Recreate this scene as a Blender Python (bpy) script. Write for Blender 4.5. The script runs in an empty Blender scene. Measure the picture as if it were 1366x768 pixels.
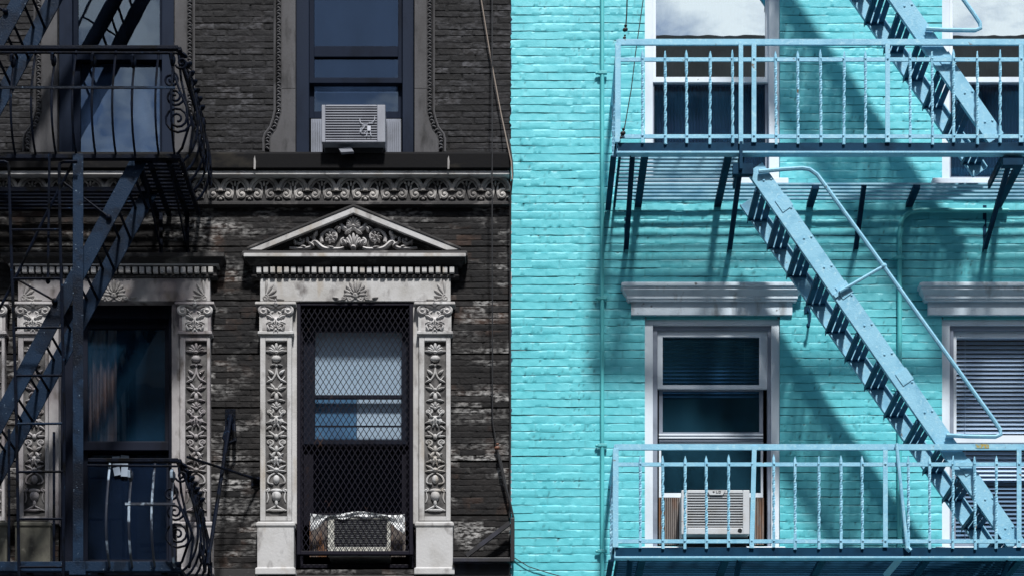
import bpy, math, random
import numpy as np
from mathutils import Vector, Matrix
random.seed(7)
R = math.radians
C = bpy.context.scene.collection
# ---------------------------------------------------------------- picture measurements -> metres
D = 17.7            # camera to facade, m
ZC = 1.6375         # camera height
VX, VY, S = 683.0, 1530.0, 160.0      # vanishing point of depth lines (photo px), px per metre on the facade
def K(d): return (D - d) / D / S
def X(px, d=0.0): return (px - VX) * K(d)
def Z(py, d=0.0): return ZC + (VY - py) * K(d)
def P(px, py, d=0.0): return Vector((X(px, d), -d, Z(py, d)))

# ---------------------------------------------------------------- mesh builder
class MB:
    def __init__(s): s.v = []; s.f = []
    def add(s, vs, fs):
        o = len(s.v); s.v += [tuple(p) for p in vs]; s.f += [tuple(i + o for i in f) for f in fs]
    def box(s, x0, x1, y0, y1, z0, z1):
        if x0 > x1: x0, x1 = x1, x0
        if y0 > y1: y0, y1 = y1, y0
        if z0 > z1: z0, z1 = z1, z0
        s.add([(x0,y0,z0),(x1,y0,z0),(x1,y1,z0),(x0,y1,z0),(x0,y0,z1),(x1,y0,z1),(x1,y1,z1),(x0,y1,z1)],
              [(0,3,2,1),(4,5,6,7),(0,1,5,4),(1,2,6,5),(2,3,7,6),(3,0,4,7)])
    def pbox(s, px0, px1, py0, py1, d0, d1, ref=None):
        r = max(d0, d1) if ref is None else ref
        s.box(X(px0, r), X(px1, r), -d0, -d1, Z(py1, r), Z(py0, r))
    def ring(s, o, i, d0, d1, ref=None):      # rectangular frame, o / i = (px0, px1, py0, py1)
        s.pbox(o[0], i[0], o[2], o[3], d0, d1, ref); s.pbox(i[1], o[1], o[2], o[3], d0, d1, ref)
        if i[2] > o[2]: s.pbox(i[0], i[1], o[2], i[2], d0, d1, ref)
        if o[3] > i[3]: s.pbox(i[0], i[1], i[3], o[3], d0, d1, ref)
    def bar(s, p, q, w, t, up=(0, -1, 0)):    # w across, t along 'up'
        p, q = Vector(p), Vector(q); a = (q - p).normalized(); u = Vector(up)
        u = (u - a * u.dot(a)).normalized(); b = a.cross(u)
        vs = []
        for c in (p, q):
            for sx, sy in ((-1,-1),(1,-1),(1,1),(-1,1)): vs.append(c + b * (sx * w / 2) + u * (sy * t / 2))
        s.add(vs, [(0,1,2,3),(7,6,5,4),(0,4,5,1),(1,5,6,2),(2,6,7,3),(3,7,4,0)])
    def tube(s, pts, r, n=8, flat=None):
        pts = [Vector(p) for p in pts]; m = len(pts)
        rs = r if isinstance(r, (list, tuple)) else [r] * m
        t0 = (pts[1] - pts[0]).normalized()
        u = Vector((0, -1, 0)) if abs(t0.y) < .9 else Vector((1, 0, 0))
        vs = []
        for i in range(m):
            t = (pts[min(i + 1, m - 1)] - pts[max(i - 1, 0)]).normalized()
            u = (u - t * u.dot(t)).normalized(); b = t.cross(u)
            for k in range(n):
                a = 2 * math.pi * k / n
                vs.append(pts[i] + (u * math.cos(a) * (flat or 1) + b * math.sin(a)) * rs[i])
        fs = [tuple(range(n))[::-1], tuple((m - 1) * n + k for k in range(n))]
        for i in range(m - 1):
            for k in range(n):
                k2 = (k + 1) % n; fs.append((i*n + k, i*n + k2, (i+1)*n + k2, (i+1)*n + k))
        s.add(vs, fs)
    def twist(s, p, q, w, t, turns, n=26, lo=.12, hi=.9):
        p, q = Vector(p), Vector(q); vs = []; fs = []
        for i in range(n + 1):
            f = i / n; c = p.lerp(q, f)
            a = max(0, min(1, (f - lo) / (hi - lo))) * turns * math.pi * 2
            ww, tt = (w, t) if f < .97 else (w * (1 - f) / .03 * .7 + .001, t * .6)
            for sx, sy in ((-1,-1),(1,-1),(1,1),(-1,1)):
                x, y = sx * ww / 2, sy * tt / 2
                vs.append(c + Vector((x * math.cos(a) - y * math.sin(a), x * math.sin(a) + y * math.cos(a), 0)))
        for i in range(n):
            for k in range(4):
                k2 = (k + 1) % 4; fs.append((4*i + k, 4*i + k2, 4*i + 4 + k2, 4*i + 4 + k))
        fs += [(3,2,1,0), (4*n, 4*n+1, 4*n+2, 4*n+3)]
        s.add(vs, fs)
    def prism(s, poly, y0, y1):               # poly = (x, z)
        n = len(poly)
        s.add([(x, y0, z) for x, z in poly] + [(x, y1, z) for x, z in poly],
              [tuple(range(n)), tuple(range(2*n - 1, n - 1, -1))] + [((i+1) % n, i, n + i, n + (i+1) % n) for i in range(n)])
    def blob(s, c, rx, rz, ry, ang=0, nu=8, nv=5, taper=0.0):      # ellipsoid, long axis rx turned by ang in the wall plane
        c = Vector(c); ca, sa = math.cos(ang), math.sin(ang); vs = []; fs = []
        for j in range(nv + 1):
            th = math.pi * j / nv; a = -math.cos(th); rr = math.sin(th) * (1 - taper * a)
            for k in range(nu):
                ph = 2 * math.pi * k / nu
                lx, lz, ly = rx * a, rz * rr * math.cos(ph), ry * rr * math.sin(ph)
                vs.append(c + Vector((lx * ca - lz * sa, ly, lx * sa + lz * ca)))
        for j in range(nv):
            for k in range(nu):
                k2 = (k + 1) % nu; fs.append((j*nu + k, j*nu + k2, (j+1)*nu + k2, (j+1)*nu + k))
        s.add(vs, fs)
    def cornice(s, px0, px1, prof, back=0.03, base=None):   # stepped moulding returning at both ends; prof = (d, py) from the top down
        b = prof[-1][0] if base is None else base; vs = []; fs = []
        xa, xb = X(px0, b), X(px1, b)
        for d, py in prof:
            z = Z(py, d); e = d - b
            vs += [(xa - e, back, z), (xa - e, -d, z), (xb + e, -d, z), (xb + e, back, z)]
        n = len(prof)
        for i in range(n - 1):
            for k in range(3): fs.append((4*i + k, 4*i + 4 + k, 4*i + 5 + k, 4*i + 1 + k))
            fs.append((4*i + 3, 4*i + 7, 4*i + 4, 4*i))
        fs += [(0, 1, 2, 3), (4*n - 1, 4*n - 2, 4*n - 3, 4*n - 4)]
        s.add(vs, fs)

def wloc(o):
    l = Vector((0, 0, 0))
    while o: l += o.location; o = o.parent
    return l
def build(name, mb, mat, parent=None, smooth=False, bevel=0.0, label=None, at=None):
    base = wloc(parent) if parent else Vector((0, 0, 0))
    if at is None: at = base
    at = Vector(at)
    me = bpy.data.meshes.new(name)
    me.from_pydata([(x - at.x, y - at.y, z - at.z) for x, y, z in mb.v], [], mb.f); me.materials.append(mat)
    if smooth:
        me.polygons.foreach_set('use_smooth', [True] * len(me.polygons)); me.set_sharp_from_angle(angle=R(smooth if smooth > 1 else 40))
    me.update()
    o = bpy.data.objects.new(name, me); C.objects.link(o)
    o.location = at - base
    if parent: o.parent = parent
    if bevel:
        m = o.modifiers.new('bevel', 'BEVEL'); m.width = bevel; m.segments = 2; m.limit_method = 'ANGLE'; m.angle_limit = R(50)
    if label: o['label'] = label
    return o
def tag(o, label, cat, group=None):
    o['label'] = label; o['category'] = cat
    if group: o['group'] = group
    return o
def thing(name, label, cat, loc, group=None):
    o = bpy.data.objects.new(name, None); C.objects.link(o); o.location = loc; o.empty_display_size = .2
    return tag(o, label, cat, group)
def again(o, delta, parent=None):             # a further copy of a part (shares its mesh), with its own sub-parts
    c = o.copy(); C.objects.link(c); c.location = o.location + Vector(delta)
    if parent: c.parent = parent
    for ch in list(o.children):
        g = ch.copy(); C.objects.link(g); g.parent = c
    return c

# ---------------------------------------------------------------- materials
def nt_of(name):
    m = bpy.data.materials.new(name); m.use_nodes = True; t = m.node_tree; t.nodes.clear(); return m, t
def N(t, k, **kw):
    n = t.nodes.new(k)
    for a, v in kw.items(): setattr(n, a, v)
    return n
def rgba(c): return (c[0], c[1], c[2], 1)
def noise(t, scale, detail=4, stretch=(1, 1, 1), off=0.0, rough=.55):
    g = N(t, 'ShaderNodeNewGeometry'); mp = N(t, 'ShaderNodeMapping'); mp.inputs['Scale'].default_value = stretch
    mp.inputs['Location'].default_value = (off, off * .7, off * 1.3)
    t.links.new(g.outputs['Position'], mp.inputs['Vector'])
    n = N(t, 'ShaderNodeTexNoise'); n.inputs['Scale'].default_value = scale; n.inputs['Detail'].default_value = detail
    n.inputs['Roughness'].default_value = rough
    t.links.new(mp.outputs[0], n.inputs['Vector']); return n.outputs['Fac']
def ramp(t, fac, lo, hi):
    r = N(t, 'ShaderNodeMapRange'); r.inputs['From Min'].default_value = lo; r.inputs['From Max'].default_value = hi
    t.links.new(fac, r.inputs['Value']); return r.outputs['Result']
def mixc(t, fac, a, b, mode='MIX'):
    m = N(t, 'ShaderNodeMix', data_type='RGBA', blend_type=mode)
    if hasattr(fac, 'links'): t.links.new(fac, m.inputs[0])
    else: m.inputs[0].default_value = fac
    for v, i in ((a, 6), (b, 7)):
        if hasattr(v, 'links'): t.links.new(v, m.inputs[i])
        else: m.inputs[i].default_value = rgba(v)
    return m.outputs[2]
def mul(t, a, b):
    m = N(t, 'ShaderNodeMath', operation='MULTIPLY'); t.links.new(a, m.inputs[0])
    if hasattr(b, 'links'): t.links.new(b, m.inputs[1])
    else: m.inputs[1].default_value = b
    return m.outputs[0]
def finish(t, col, rough=.6, bump=None, bstr=.3, bdist=.004, metal=0, spec=.5):
    b = N(t, 'ShaderNodeBsdfPrincipled'); o = N(t, 'ShaderNodeOutputMaterial')
    if hasattr(col, 'links'): t.links.new(col, b.inputs['Base Color'])
    else: b.inputs['Base Color'].default_value = rgba(col)
    if hasattr(rough, 'links'): t.links.new(rough, b.inputs['Roughness'])
    else: b.inputs['Roughness'].default_value = rough
    b.inputs['Metallic'].default_value = metal; b.inputs['Specular IOR Level'].default_value = spec
    if bump is not None:
        n = N(t, 'ShaderNodeBump'); n.inputs['Strength'].default_value = bstr; n.inputs['Distance'].default_value = bdist
        t.links.new(bump, n.inputs['Height']); t.links.new(n.outputs[0], b.inputs['Normal'])
    t.links.new(b.outputs[0], o.inputs['Surface'])
def pm(name, c, layers=(), rough=.6, bump=None, bstr=.3, bdist=.004, metal=0, spec=.5):
    """layers: (colour, scale, lo, hi, stretch, offset)"""
    m, t = nt_of(name); col = c
    for (cc, sc, lo, hi, st, off) in layers:
        col = mixc(t, ramp(t, noise(t, sc, 6, st, off), lo, hi), col, cc)
    bp = noise(t, bump, 5) if bump else None
    finish(t, col, rough, bp, bstr, bdist, metal, spec); return m
U = (1, 1, 1)
def blue_brick():
    m, t = nt_of('painted_brick')
    a = N(t, 'ShaderNodeAttribute', attribute_name='tone'); e = N(t, 'ShaderNodeAttribute', attribute_name='crack')
    col = mixc(t, a.outputs['Fac'], BLUE_A, BLUE_B)
    col = mixc(t, mul(t, ramp(t, noise(t, 1.6, 6, (1, 1, .5)), .42, .72), .7), col, BLUE_C)
    col = mixc(t, mul(t, ramp(t, noise(t, 38, 4, (.8, 1, 1), 9), .68, .76), .5), col, (.03, .20, .22))        # faded patches
    col = mixc(t, mul(t, ramp(t, noise(t, 5, 5, (2, 1, .25), 3), .58, .75), .35), col, (.035, .30, .35))   # run stains
    col = mixc(t, e.outputs['Fac'], col, (.012, .09, .105))                                           # open joints and chips
    finish(t, col, .5, noise(t, 70, 5), .35, .004, 0, .4); return m
def dark_brick(name='sooty_brick', worn_tone=(.37, .365, .36), soot=((.0035, .0035, .0045), (.010, .0085, .0085)), wl=.47, wh=.62, rr=.28):
    m, t = nt_of(name)
    a = N(t, 'ShaderNodeAttribute', attribute_name='tone'); e = N(t, 'ShaderNodeAttribute', attribute_name='crack')
    col = mixc(t, ramp(t, noise(t, 2.2, 5), .4, .65), soot[0], soot[1])
    worn = ramp(t, noise(t, 3.2, 6, (.55, 1, 1.5), 5),  wl, wh)
    fine = ramp(t, noise(t, 30, 6, (.62, 1, 1.5), 2), .42, .62)
    w = mul(t, mul(t, worn, fine), ramp(t, a.outputs['Fac'], .12, .95))
    col = mixc(t, w, col, worn_tone)  # pale colour of the worn brick faces
    rust = mul(t, ramp(t, noise(t, 2.6, 5, U, 11), .52, .7), ramp(t, a.outputs['Fac'], .2, .8))
    col = mixc(t, mul(t, rust, rr), col, (.17, .085, .05))
    col = mixc(t, e.outputs['Fac'], col, (.004, .004, .004))
    finish(t, col, .75, noise(t, 60, 6), .6, .006, 0, .25); return m
BLUE_A, BLUE_B, BLUE_C = (.085, .47, .545), (.10, .515, .585), (.135, .56, .63)
def glass(name, fac, tint, rough=.01, wave=.0, gcol=(.9, .95, 1), haze=0, dcol=(.1, .2, .3)):
    m, t = nt_of(name); tr = N(t, 'ShaderNodeBsdfTransparent'); tr.inputs[0].default_value = rgba(tint)
    gl = N(t, 'ShaderNodeBsdfGlossy'); gl.inputs['Roughness'].default_value = rough; gl.inputs['Color'].default_value = rgba(gcol)
    if wave:
        b = N(t, 'ShaderNodeBump'); b.inputs['Strength'].default_value = wave; b.inputs['Distance'].default_value = .02
        t.links.new(noise(t, 2.5, 2), b.inputs['Height']); t.links.new(b.outputs[0], gl.inputs['Normal'])
    mx = N(t, 'ShaderNodeMixShader'); mx.inputs[0].default_value = fac
    o = N(t, 'ShaderNodeOutputMaterial'); t.links.new(tr.outputs[0], mx.inputs[1]); t.links.new(gl.outputs[0], mx.inputs[2])
    out = mx.outputs[0]
    if haze:                                  # diffuse tint put in for light hazing the screen and pane
        df = N(t, 'ShaderNodeBsdfDiffuse'); df.inputs[0].default_value = rgba(dcol); m2 = N(t, 'ShaderNodeMixShader')
        t.links.new(mul(t, ramp(t, noise(t, 3, 5, (1, 1, .5), 4), .25, .75), haze), m2.inputs[0]); t.links.new(out, m2.inputs[1]); t.links.new(df.outputs[0], m2.inputs[2]); out = m2.outputs[0]
    t.links.new(out, o.inputs[0]); return m
M = {}
M['blue_brick'] = blue_brick(); M['dark_brick'] = dark_brick(); M['grey_brick'] = dark_brick('shaded_grey_brick', (.085, .086, .096), ((.003, .003, .004), (.008, .008, .010)), .38, .66, .02)  # grey_brick takes the upper storey's shade into its colour
M['plain_blue'] = pm('plain_blue_render', BLUE_A); M['plain_dark'] = pm('plain_dark_render', (.03, .026, .024))
M['stone'] = pm('carved_stone', (.44, .44, .445), [((.28, .27, .255), 3.5, .43, .72, U, 0), ((.11, .10, .098), 9, .55, .72, (1, 1, .6), 4), ((.30, .26, .21), 4, .58, .74, (1.5, 1, .4), 14), ((.03, .028, .03), 5, .64, .75, (1.6, 1, .5), 8)], .75, 45, .5)
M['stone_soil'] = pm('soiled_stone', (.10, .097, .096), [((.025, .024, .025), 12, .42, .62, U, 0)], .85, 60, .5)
M['stone_dim'] = pm('weathered_shaded_stone', (.058, .058, .064), [((.036, .035, .038), 4, .42, .66, (1, 1, .45), 2), ((.010, .010, .012), 7, .53, .70, (1.5, 1, .5), 6)], .8, 40, .4)  # upper surrounds: weathering, with their shade put into the dark stone
M['palm'] = pm('grey_palmette_stone', (.30, .29, .285), [((.10, .095, .095), 6, .45, .68, U, 3)], .8, 50, .4)
M['stone_soot'] = pm('sooted_stone', (.016, .015, .016), [((.20, .19, .185), 7, .55, .78, (.7, 1, 1), 1)], .8, 40, .5)
M['relief'] = pm('grey_relief_stone', (.30, .29, .285), [((.10, .095, .095), 6, .45, .68, U, 3)], .8, 50, .4)
M['frieze'] = pm('frieze_stone', (.10, .095, .093), [((.50, .48, .46), 6, .38, .66, (.8, 1, 1), 3)], .8, 50, .4)
M['sootdark'] = pm('black_soot', (.006, .006, .007), [((.03, .027, .022), 8, .55, .8, (.5, 1, 1), 1)], .9, 40, .5, spec=.15)
M['navy'] = pm('navy_window_paint', (.006, .009, .020), [((.002, .003, .008), 5, .5, .7, (1, 1, .3), 2)], .5, 60, .15, spec=.12)
M['slate'] = pm('slate_window_paint', (.007, .012, .026), [((.004, .007, .015), 5, .5, .7, (1, 1, .3), 2)], .5, 60, .15, spec=.05)
M['slate_lit'] = pm('slate_window_paint_lit', (.012, .019, .037), [((.007, .011, .022), 5, .5, .7, (1, 1, .3), 2)], .5, 60, .15, spec=.06)  # lighter copy of slate; light on the casing put into its colour
M['stone_dirty'] = pm('grimy_stone', (.34, .33, .335), [((.16, .14, .15), 3.2, .42, .64, (1, 1, .6), 13), ((.10, .085, .075), 9, .54, .72, (1, 1, .6), 4), ((.02, .018, .022), 5, .60, .74, (1.6, 1, .5), 18)], .75, 45, .4)
M['stone_green'] = pm('mossy_stone', (.09, .088, .07), [((.03, .028, .024), 5, .45, .65, U, 3), ((.22, .21, .17), 9, .62, .75, U, 5)], .8, 45, .4)
M['purple'] = pm('purple_black_paint', (.005, .0045, .011), [((.05, .025, .015), 8, .64, .75, (1, 1, .5), 3)], .5, 70, .2, spec=.15)
M['iron'] = pm('black_blue_iron', (.0025, .0045, .011), [((.012, .030, .065), 16, .64, .74, U, 2), ((.001, .0013, .002), 9, .5, .62, U, 5)], .45, 90, .7, .004, spec=.06)
M['iron_blue'] = pm('chipped_shaded_blue_iron', (.008, .021, .046), [((.0025, .005, .011), 1.3, .46, .58, U, 21), ((.004, .010, .022), 8, .50, .62, U, 1), ((.11, .15, .20), 40, .67, .73, U, 4)], .45, 80, .7, .004, spec=.1)  # broad dark blotches paint shade over the chipped blue
M['iron_pale'] = pm('painted_sunlit_iron', (.004, .008, .02), [((.26, .33, .41), 4.2, .52, .57, U, 7)], .45, 80, .5, .003)  # pale patches paint sunlight onto the dark bars
M['steel'] = pm('pale_blue_iron_paint', (.24, .50, .66), [((.15, .38, .54), 7, .48, .74, U, 1), ((.33, .58, .70), 30, .54, .70, U, 3), ((.15, .085, .035), 13, .68, .73, U, 6)], .5, 90, .6, .004, spec=.2)
M['tread'] = pm('mid_blue_tread_paint', (.022, .085, .16), [((.012, .05, .10), 6, .45, .7, U, 2), ((.10, .07, .04), 18, .68, .75, U, 5)], .55, 80, .4, .003, spec=.08)
M['steel_dark'] = pm('deep_blue_shaded_iron', (.006, .038, .080), [((.003, .020, .046), 6, .45, .7, U, 2), ((.09, .07, .05), 16, .71, .77, (.4, 1, 1), 5)], .55, 80, .35, .003, spec=.06)  # beam's dark paint; elsewhere the undersides' shade put into the colour
M['slat'] = pm('floor_slat_paint', (.27, .48, .60), [((.14, .31, .44), 5, .45, .65, U, 3)], .5, 80, .3, .003, spec=.1)
M['white'] = pm('white_window_paint', (.66, .73, .80), [((.50, .57, .64), 3, .5, .75, (1, 1, .4), 1), ((.18, .16, .14), 22, .69, .75, U, 5)], .5, 50, .2, spec=.15)
M['hood'] = pm('grey_hood_paint', (.60, .70, .78), [((.45, .54, .62), 4, .45, .7, (1, 1, .5), 2), ((.13, .13, .13), 14, .67, .74, U, 4), ((.34, .38, .41), 9, .58, .70, (1, 1, .25), 9)], .6, 60, .4, spec=.15)
M['alum'] = pm('storm_window_aluminium', (.22, .26, .33), [((.15, .18, .23), 6, .45, .7, U, 1)], .45, spec=.3)
M['ac'] = pm('off_white_enamel', (.47, .50, .53), [((.38, .38, .37), 7, .5, .75, U, 1), ((.22, .10, .04), 24, .69, .75, U, 6)], .45)
M['ac_dim'] = pm('shade_toned_enamel', (.22, .235, .275), [((.15, .16, .20), 5, .45, .75, (1, 1, .5), 1)], .5)  # enamel darkened to carry the shade of the upper window
M['ac_old'] = pm('yellowed_enamel', (.50, .50, .46), [((.26, .24, .20), 9, .5, .7, U, 2)], .5)
M['fin'] = pm('black_cavity', (.012, .013, .016), [], .7)
M['fin_grey'] = pm('grey_fins', (.10, .105, .115), [((.05, .05, .055), 20, .45, .7, U, 1)], .5)
M['panel'] = pm('pleated_side_panel', (.15, .13, .12), [((.17, .07, .022), 6, .48, .62, (2, 1, .5), 1), ((.05, .04, .04), 18, .5, .7, (6, 1, .3), 3)], .6)
M['panel_w'] = pm('shade_toned_side_panel', (.17, .19, .24), [((.12, .135, .17), 6, .5, .7, U, 1)], .6)  # upper window's shade is mixed into the panel colour
M['room'] = pm('dim_interior', (.005, .011, .016), [], .95, spec=.0)
M['relief_lit'] = pm('lit_relief_stone', (.46, .45, .45), [((.20, .19, .19), 7, .46, .70, U, 3)], .8, 50, .4)  # lighter copy of relief, sunlight on the carving included in the colour
M['shade'] = pm('white_shade_cloth', (.58, .70, .78), [((.48, .60, .68), 3, .45, .7, U, 1)], .8)
M['shade_grey'] = pm('grey_blue_shade_cloth', (.50, .60, .74), [((.42, .51, .64), 3, .45, .7, U, 1)], .8)
M['shade_blue'] = pm('blue_shade_cloth', (.09, .23, .38), [((.06, .15, .27), 3, .45, .7, U, 1)], .8)
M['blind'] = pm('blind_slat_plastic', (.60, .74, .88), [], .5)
M['blind_dk'] = pm('shaded_blind_plastic', (.12, .22, .33), [], .6)  # darker copy of the blind plastic, its shade is in the colour
M['pleat'] = pm('grey_blue_curtain', (.045, .06, .10), [], .85, spec=.1)
M['curtain'] = pm('brown_curtain_cloth', (.50, .27, .17), [((.22, .12, .09), 10, .45, .65, (3, 1, .2), 1)], .85)
M['paper'] = pm('notice_paper', (.26, .32, .40), [], .8)
M['plastic'] = pm('white_plastic_film', (.80, .82, .83), [((.52, .54, .56), 12, .5, .65, U, 1)], .6, 18, .25, .01, spec=.15)
M['cable'] = pm('black_rubber', (.008, .008, .010), [], .6)
M['cable_tan'] = pm('tan_rubber', (.22, .18, .15), [], .6)
M['conduit'] = pm('painted_conduit', (.085, .47, .50), [((.06, .36, .40), 6, .45, .7, (1, 1, .4), 1)], .42)
M['black'] = pm('black_plate', (.006, .006, .009), [((.02, .022, .04), 6, .5, .7, U, 1)], .45)
M['insul'] = pm('terracotta', (.14, .055, .03), [], .5)
M['panel_w2'] = pm('faded_marker', (.42, .44, .50), [], .6)
M['line_w'] = pm('white_marker', (.75, .77, .80), [], .6)
M['dark_far'] = pm('brown_brick_facade', (.13, .12, .115), [((.09, .085, .08), 2, .4, .7, U, 1)], .85)
M['rust'] = pm('ochre_rust', (.34, .26, .05), [((.16, .36, .42), 30, .48, .56, U, 1)], .8, 90, .5)
M['asphalt'] = pm('asphalt', (.05, .05, .052), [((.035, .035, .036), 3, .4, .7, U, 1)], .9, 60, .5)
M['pave'] = pm('pavement_concrete', (.22, .235, .25), [((.17, .18, .19), 2, .4, .7, U, 1)], .9, 50, .4)
M['g_sky'] = glass('sky_glass', .62, (.45, .48, .56), .0, .008, (.86, .97, 1))
M['g_mid'] = glass('window_glass', .16, (.8, .86, .93), .0, .05)
M['g_dark'] = glass('dark_glass', .08, (.72, .80, .90), .0, .05, (.7, .85, 1), .30, (.02, .07, .13))
M['g_night'] = glass('unlit_glass', .06, (.5, .6, .75), .0, .04, (.6, .8, 1), .55, (.010, .020, .045))
M['g_black'] = glass('black_glass', .03, (.35, .4, .5), .0, .04, (.6, .7, 1), .12, (.012, .012, .022))
M['g_blue'] = glass('blue_glass', .13, (.52, .58, .66), .0, .07, (.62, .76, .9), .25, (.010, .016, .03))
M['g_clear'] = glass('clear_glass', .08, (.95, .97, 1), .0, .03)
M['g_dim'] = glass('screened_glass', .05, (.55, .68, .78), .0, .03, (.35, .8, 1), .42, (.022, .085, .13))

# ---------------------------------------------------------------- brick walls with modelled courses
def vnoise(x, z, sx, sz, seed):
    rng = np.random.RandomState(seed); g = rng.rand(257, 257)
    u, w = x / sx + 1000, z / sz + 1000; iu, iw = np.floor(u).astype(int), np.floor(w).astype(int)
    fu, fw = u - iu, w - iw; fu = fu*fu*(3 - 2*fu); fw = fw*fw*(3 - 2*fw)
    a, b = iu % 256, iw % 256
    return (g[a, b]*(1-fu)*(1-fw) + g[a+1, b]*fu*(1-fw) + g[a, b+1]*(1-fu)*fw + g[a+1, b+1]*fu*fw)
def brick_wall(name, mat, parent, x0, x1, z0, z1, zref, course, blen, jw, jd, seed, holes, proud=0.0, dx=.0125, groove=None, wob=.003, vj=.6, chip=.5, jvar=.6, ragged=0):
    i0, i1 = math.floor((z0 - zref) / course), math.ceil((z1 - zref) / course)
    zl, kind, row = [], [], []
    for i in range(i0, i1 + 1):
        b = zref + i * course
        g = groove is not None and i % 9 == 0 and b < groove
        j = jw * (2.0 if g else 1)
        for off, kd in ((0, 2 if g else 1), (j * .5, 2 if g else 1), (j * .5 + .0035, 0), (course * .45, 0), (course * .75, 0), (course - jw * .5 - .0035, 0), (course - jw * .5, -1)):
            zl.append(b + off); kind.append(kd); row.append(i)
    zl, kind, row = np.array(zl), np.array(kind), np.array(row)
    # last line of each course belongs to the joint above
    nxt_g = np.array([groove is not None and (r + 1) % 9 == 0 and zref + (r + 1) * course < groove for r in row])
    kind = np.where(kind == -1, np.where(nxt_g, 2, 1), kind)
    xl = np.arange(x0, x1 + dx / 2, dx); xl[-1] = x1
    for h in holes:
        for e in (h[0], h[1]):
            if x0 < e < x1: xl[np.argmin(abs(xl - e))] = e
    nx, nz = len(xl), len(zl)
    XX, ZZ = np.meshgrid(xl, zl); KK = kind[:, None] * np.ones_like(XX); RR = row[:, None] * np.ones_like(XX)
    w = (vnoise(XX, RR * 7.31, .22, 1, seed) - .5) * 2 * wob + (vnoise(XX, ZZ * 0 + RR * 3.7, .045, 1, seed + 1) - .5) * wob * 1.3
    Zw = ZZ + w
    if ragged: XX = XX.copy(); XX[:, 0] += (vnoise(RR[:, 0] * 3.1, ZZ[:, 0], 1, .02, seed + 30) - .62) * ragged
    bond = (row[:, None] % 2) * .5 + vnoise(XX * 0, RR, 1, 1, seed + 9) * .16
    u = XX / blen + bond; ib = np.floor(u); fr = u - ib; dist = np.minimum(fr, 1 - fr) * blen
    rnd = lambda k: (np.sin(ib * 12.9898 + RR * 78.233 + k * 37.719) * 43758.5453) % 1.0
    tone = rnd(1)
    h = (rnd(2) - .5) * .004 + (vnoise(XX, Zw, .5, .5, seed + 2) - .5) * .008 + (vnoise(XX, Zw, .035, .022, seed + 3) - .5) * .0032
    jf = np.clip((1 - jvar) + jvar * 1.7 * (vnoise(XX, RR * 5.1, .35, 1, seed + 4) + .5 * vnoise(XX, RR * 2.3, .07, 1, seed + 5) - .35), .12, 1.25)
    vert = np.exp(-(dist / .007) ** 2) * vj * (vnoise(XX, RR, .3, 1, seed + 6) > .3)
    h = h - np.where(KK == 0, vert * jd, 0)
    h = h - np.where(KK == 1, jd * jf, 0) - np.where(KK == 2, .035, 0)
    pit = np.clip((vnoise(XX, Zw, .018, .014, seed + 7) - .86) * 8, 0, 1) * (vnoise(XX, Zw, .3, .3, seed + 8) > .5)
    h -= pit * .006
    crack = np.where(KK == 1, np.clip((jf - chip) * 1.6, 0, 1), 0) + np.where(KK == 2, 1, 0) + pit * .8 + np.where(KK == 0, np.clip(vert * 1.3 - .5, 0, .6), 0)
    vs = np.stack([XX, -(proud + h), Zw], -1).reshape(-1, 3)
    idx = np.arange(nx * nz).reshape(nz, nx)
    q = np.stack([idx[:-1, :-1], idx[:-1, 1:], idx[1:, 1:], idx[1:, :-1]], -1).reshape(-1, 4)
    cx = (XX[:-1, :-1] + XX[1:, 1:]).reshape(-1) / 2; cz = (ZZ[:-1, :-1] + ZZ[1:, 1:]).reshape(-1) / 2
    keep = np.ones(len(q), bool)
    for (a, b, c, d) in holes: keep &= ~((cx > a) & (cx < b) & (cz > c) & (cz < d))
    q = q[keep]; used, inv = np.unique(q, return_inverse=True); q = inv.reshape(-1, 4); vs = vs[used]
    # reveals of the openings
    ev, ef = [], []
    for (a, b, c, d) in holes:
        o = len(vs) + len(ev); y0, y1 = -(proud - .006), .16
        for (xx, zz) in ((a, c), (b, c), (b, d), (a, d)): ev += [(xx, y0, zz), (xx, y1, zz)]
        for k in range(4): k2 = (k + 1) % 4; ef.append((o + 2*k, o + 2*k2, o + 2*k2 + 1, o + 2*k + 1))
    ne = len(ev)
    if ne: vs = np.concatenate([vs, np.array(ev)]); q = np.concatenate([q, np.array(ef)])
    me = bpy.data.meshes.new(name); me.vertices.add(len(vs)); base = wloc(parent); vs = vs - np.array(base)
    me.vertices.foreach_set('co', vs.reshape(-1).astype(np.float32))
    me.loops.add(len(q) * 4); me.loops.foreach_set('vertex_index', q.reshape(-1).astype(np.int32))
    me.polygons.add(len(q)); me.polygons.foreach_set('loop_start', np.arange(0, len(q) * 4, 4, dtype=np.int32))
    me.update(calc_edges=True); me.validate()
    for nm, arr in (('tone', tone), ('crack', np.clip(crack, 0, 1))):
        a = me.attributes.new(nm, 'FLOAT', 'POINT')
        a.data.foreach_set('value', np.concatenate([arr.reshape(-1)[used], np.zeros(ne)]).astype(np.float32))
    me.polygons.foreach_set('use_smooth', np.ones(len(me.polygons), bool)); me.set_sharp_from_angle(angle=R(32))
    me.materials.append(mat)
    o = bpy.data.objects.new(name, me); C.objects.link(o); o.parent = parent; return o

def hole(px0, px1, py0, py1, d=0.0): return (X(px0, d), X(px1, d), Z(py1, d), Z(py0, d))

# ================================================================ the two buildings
DB = thing('tenement_building', 'dark sooty brick tenement with carved pale stone window surrounds and a pediment', 'building', (X(475), 0, 0))
TB = thing('brick_house', 'bright turquoise painted brick house with white window frames and grey hoods', 'building', (X(1140), 0, 0))
BOT, TOP = Z(900), Z(-260)
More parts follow.
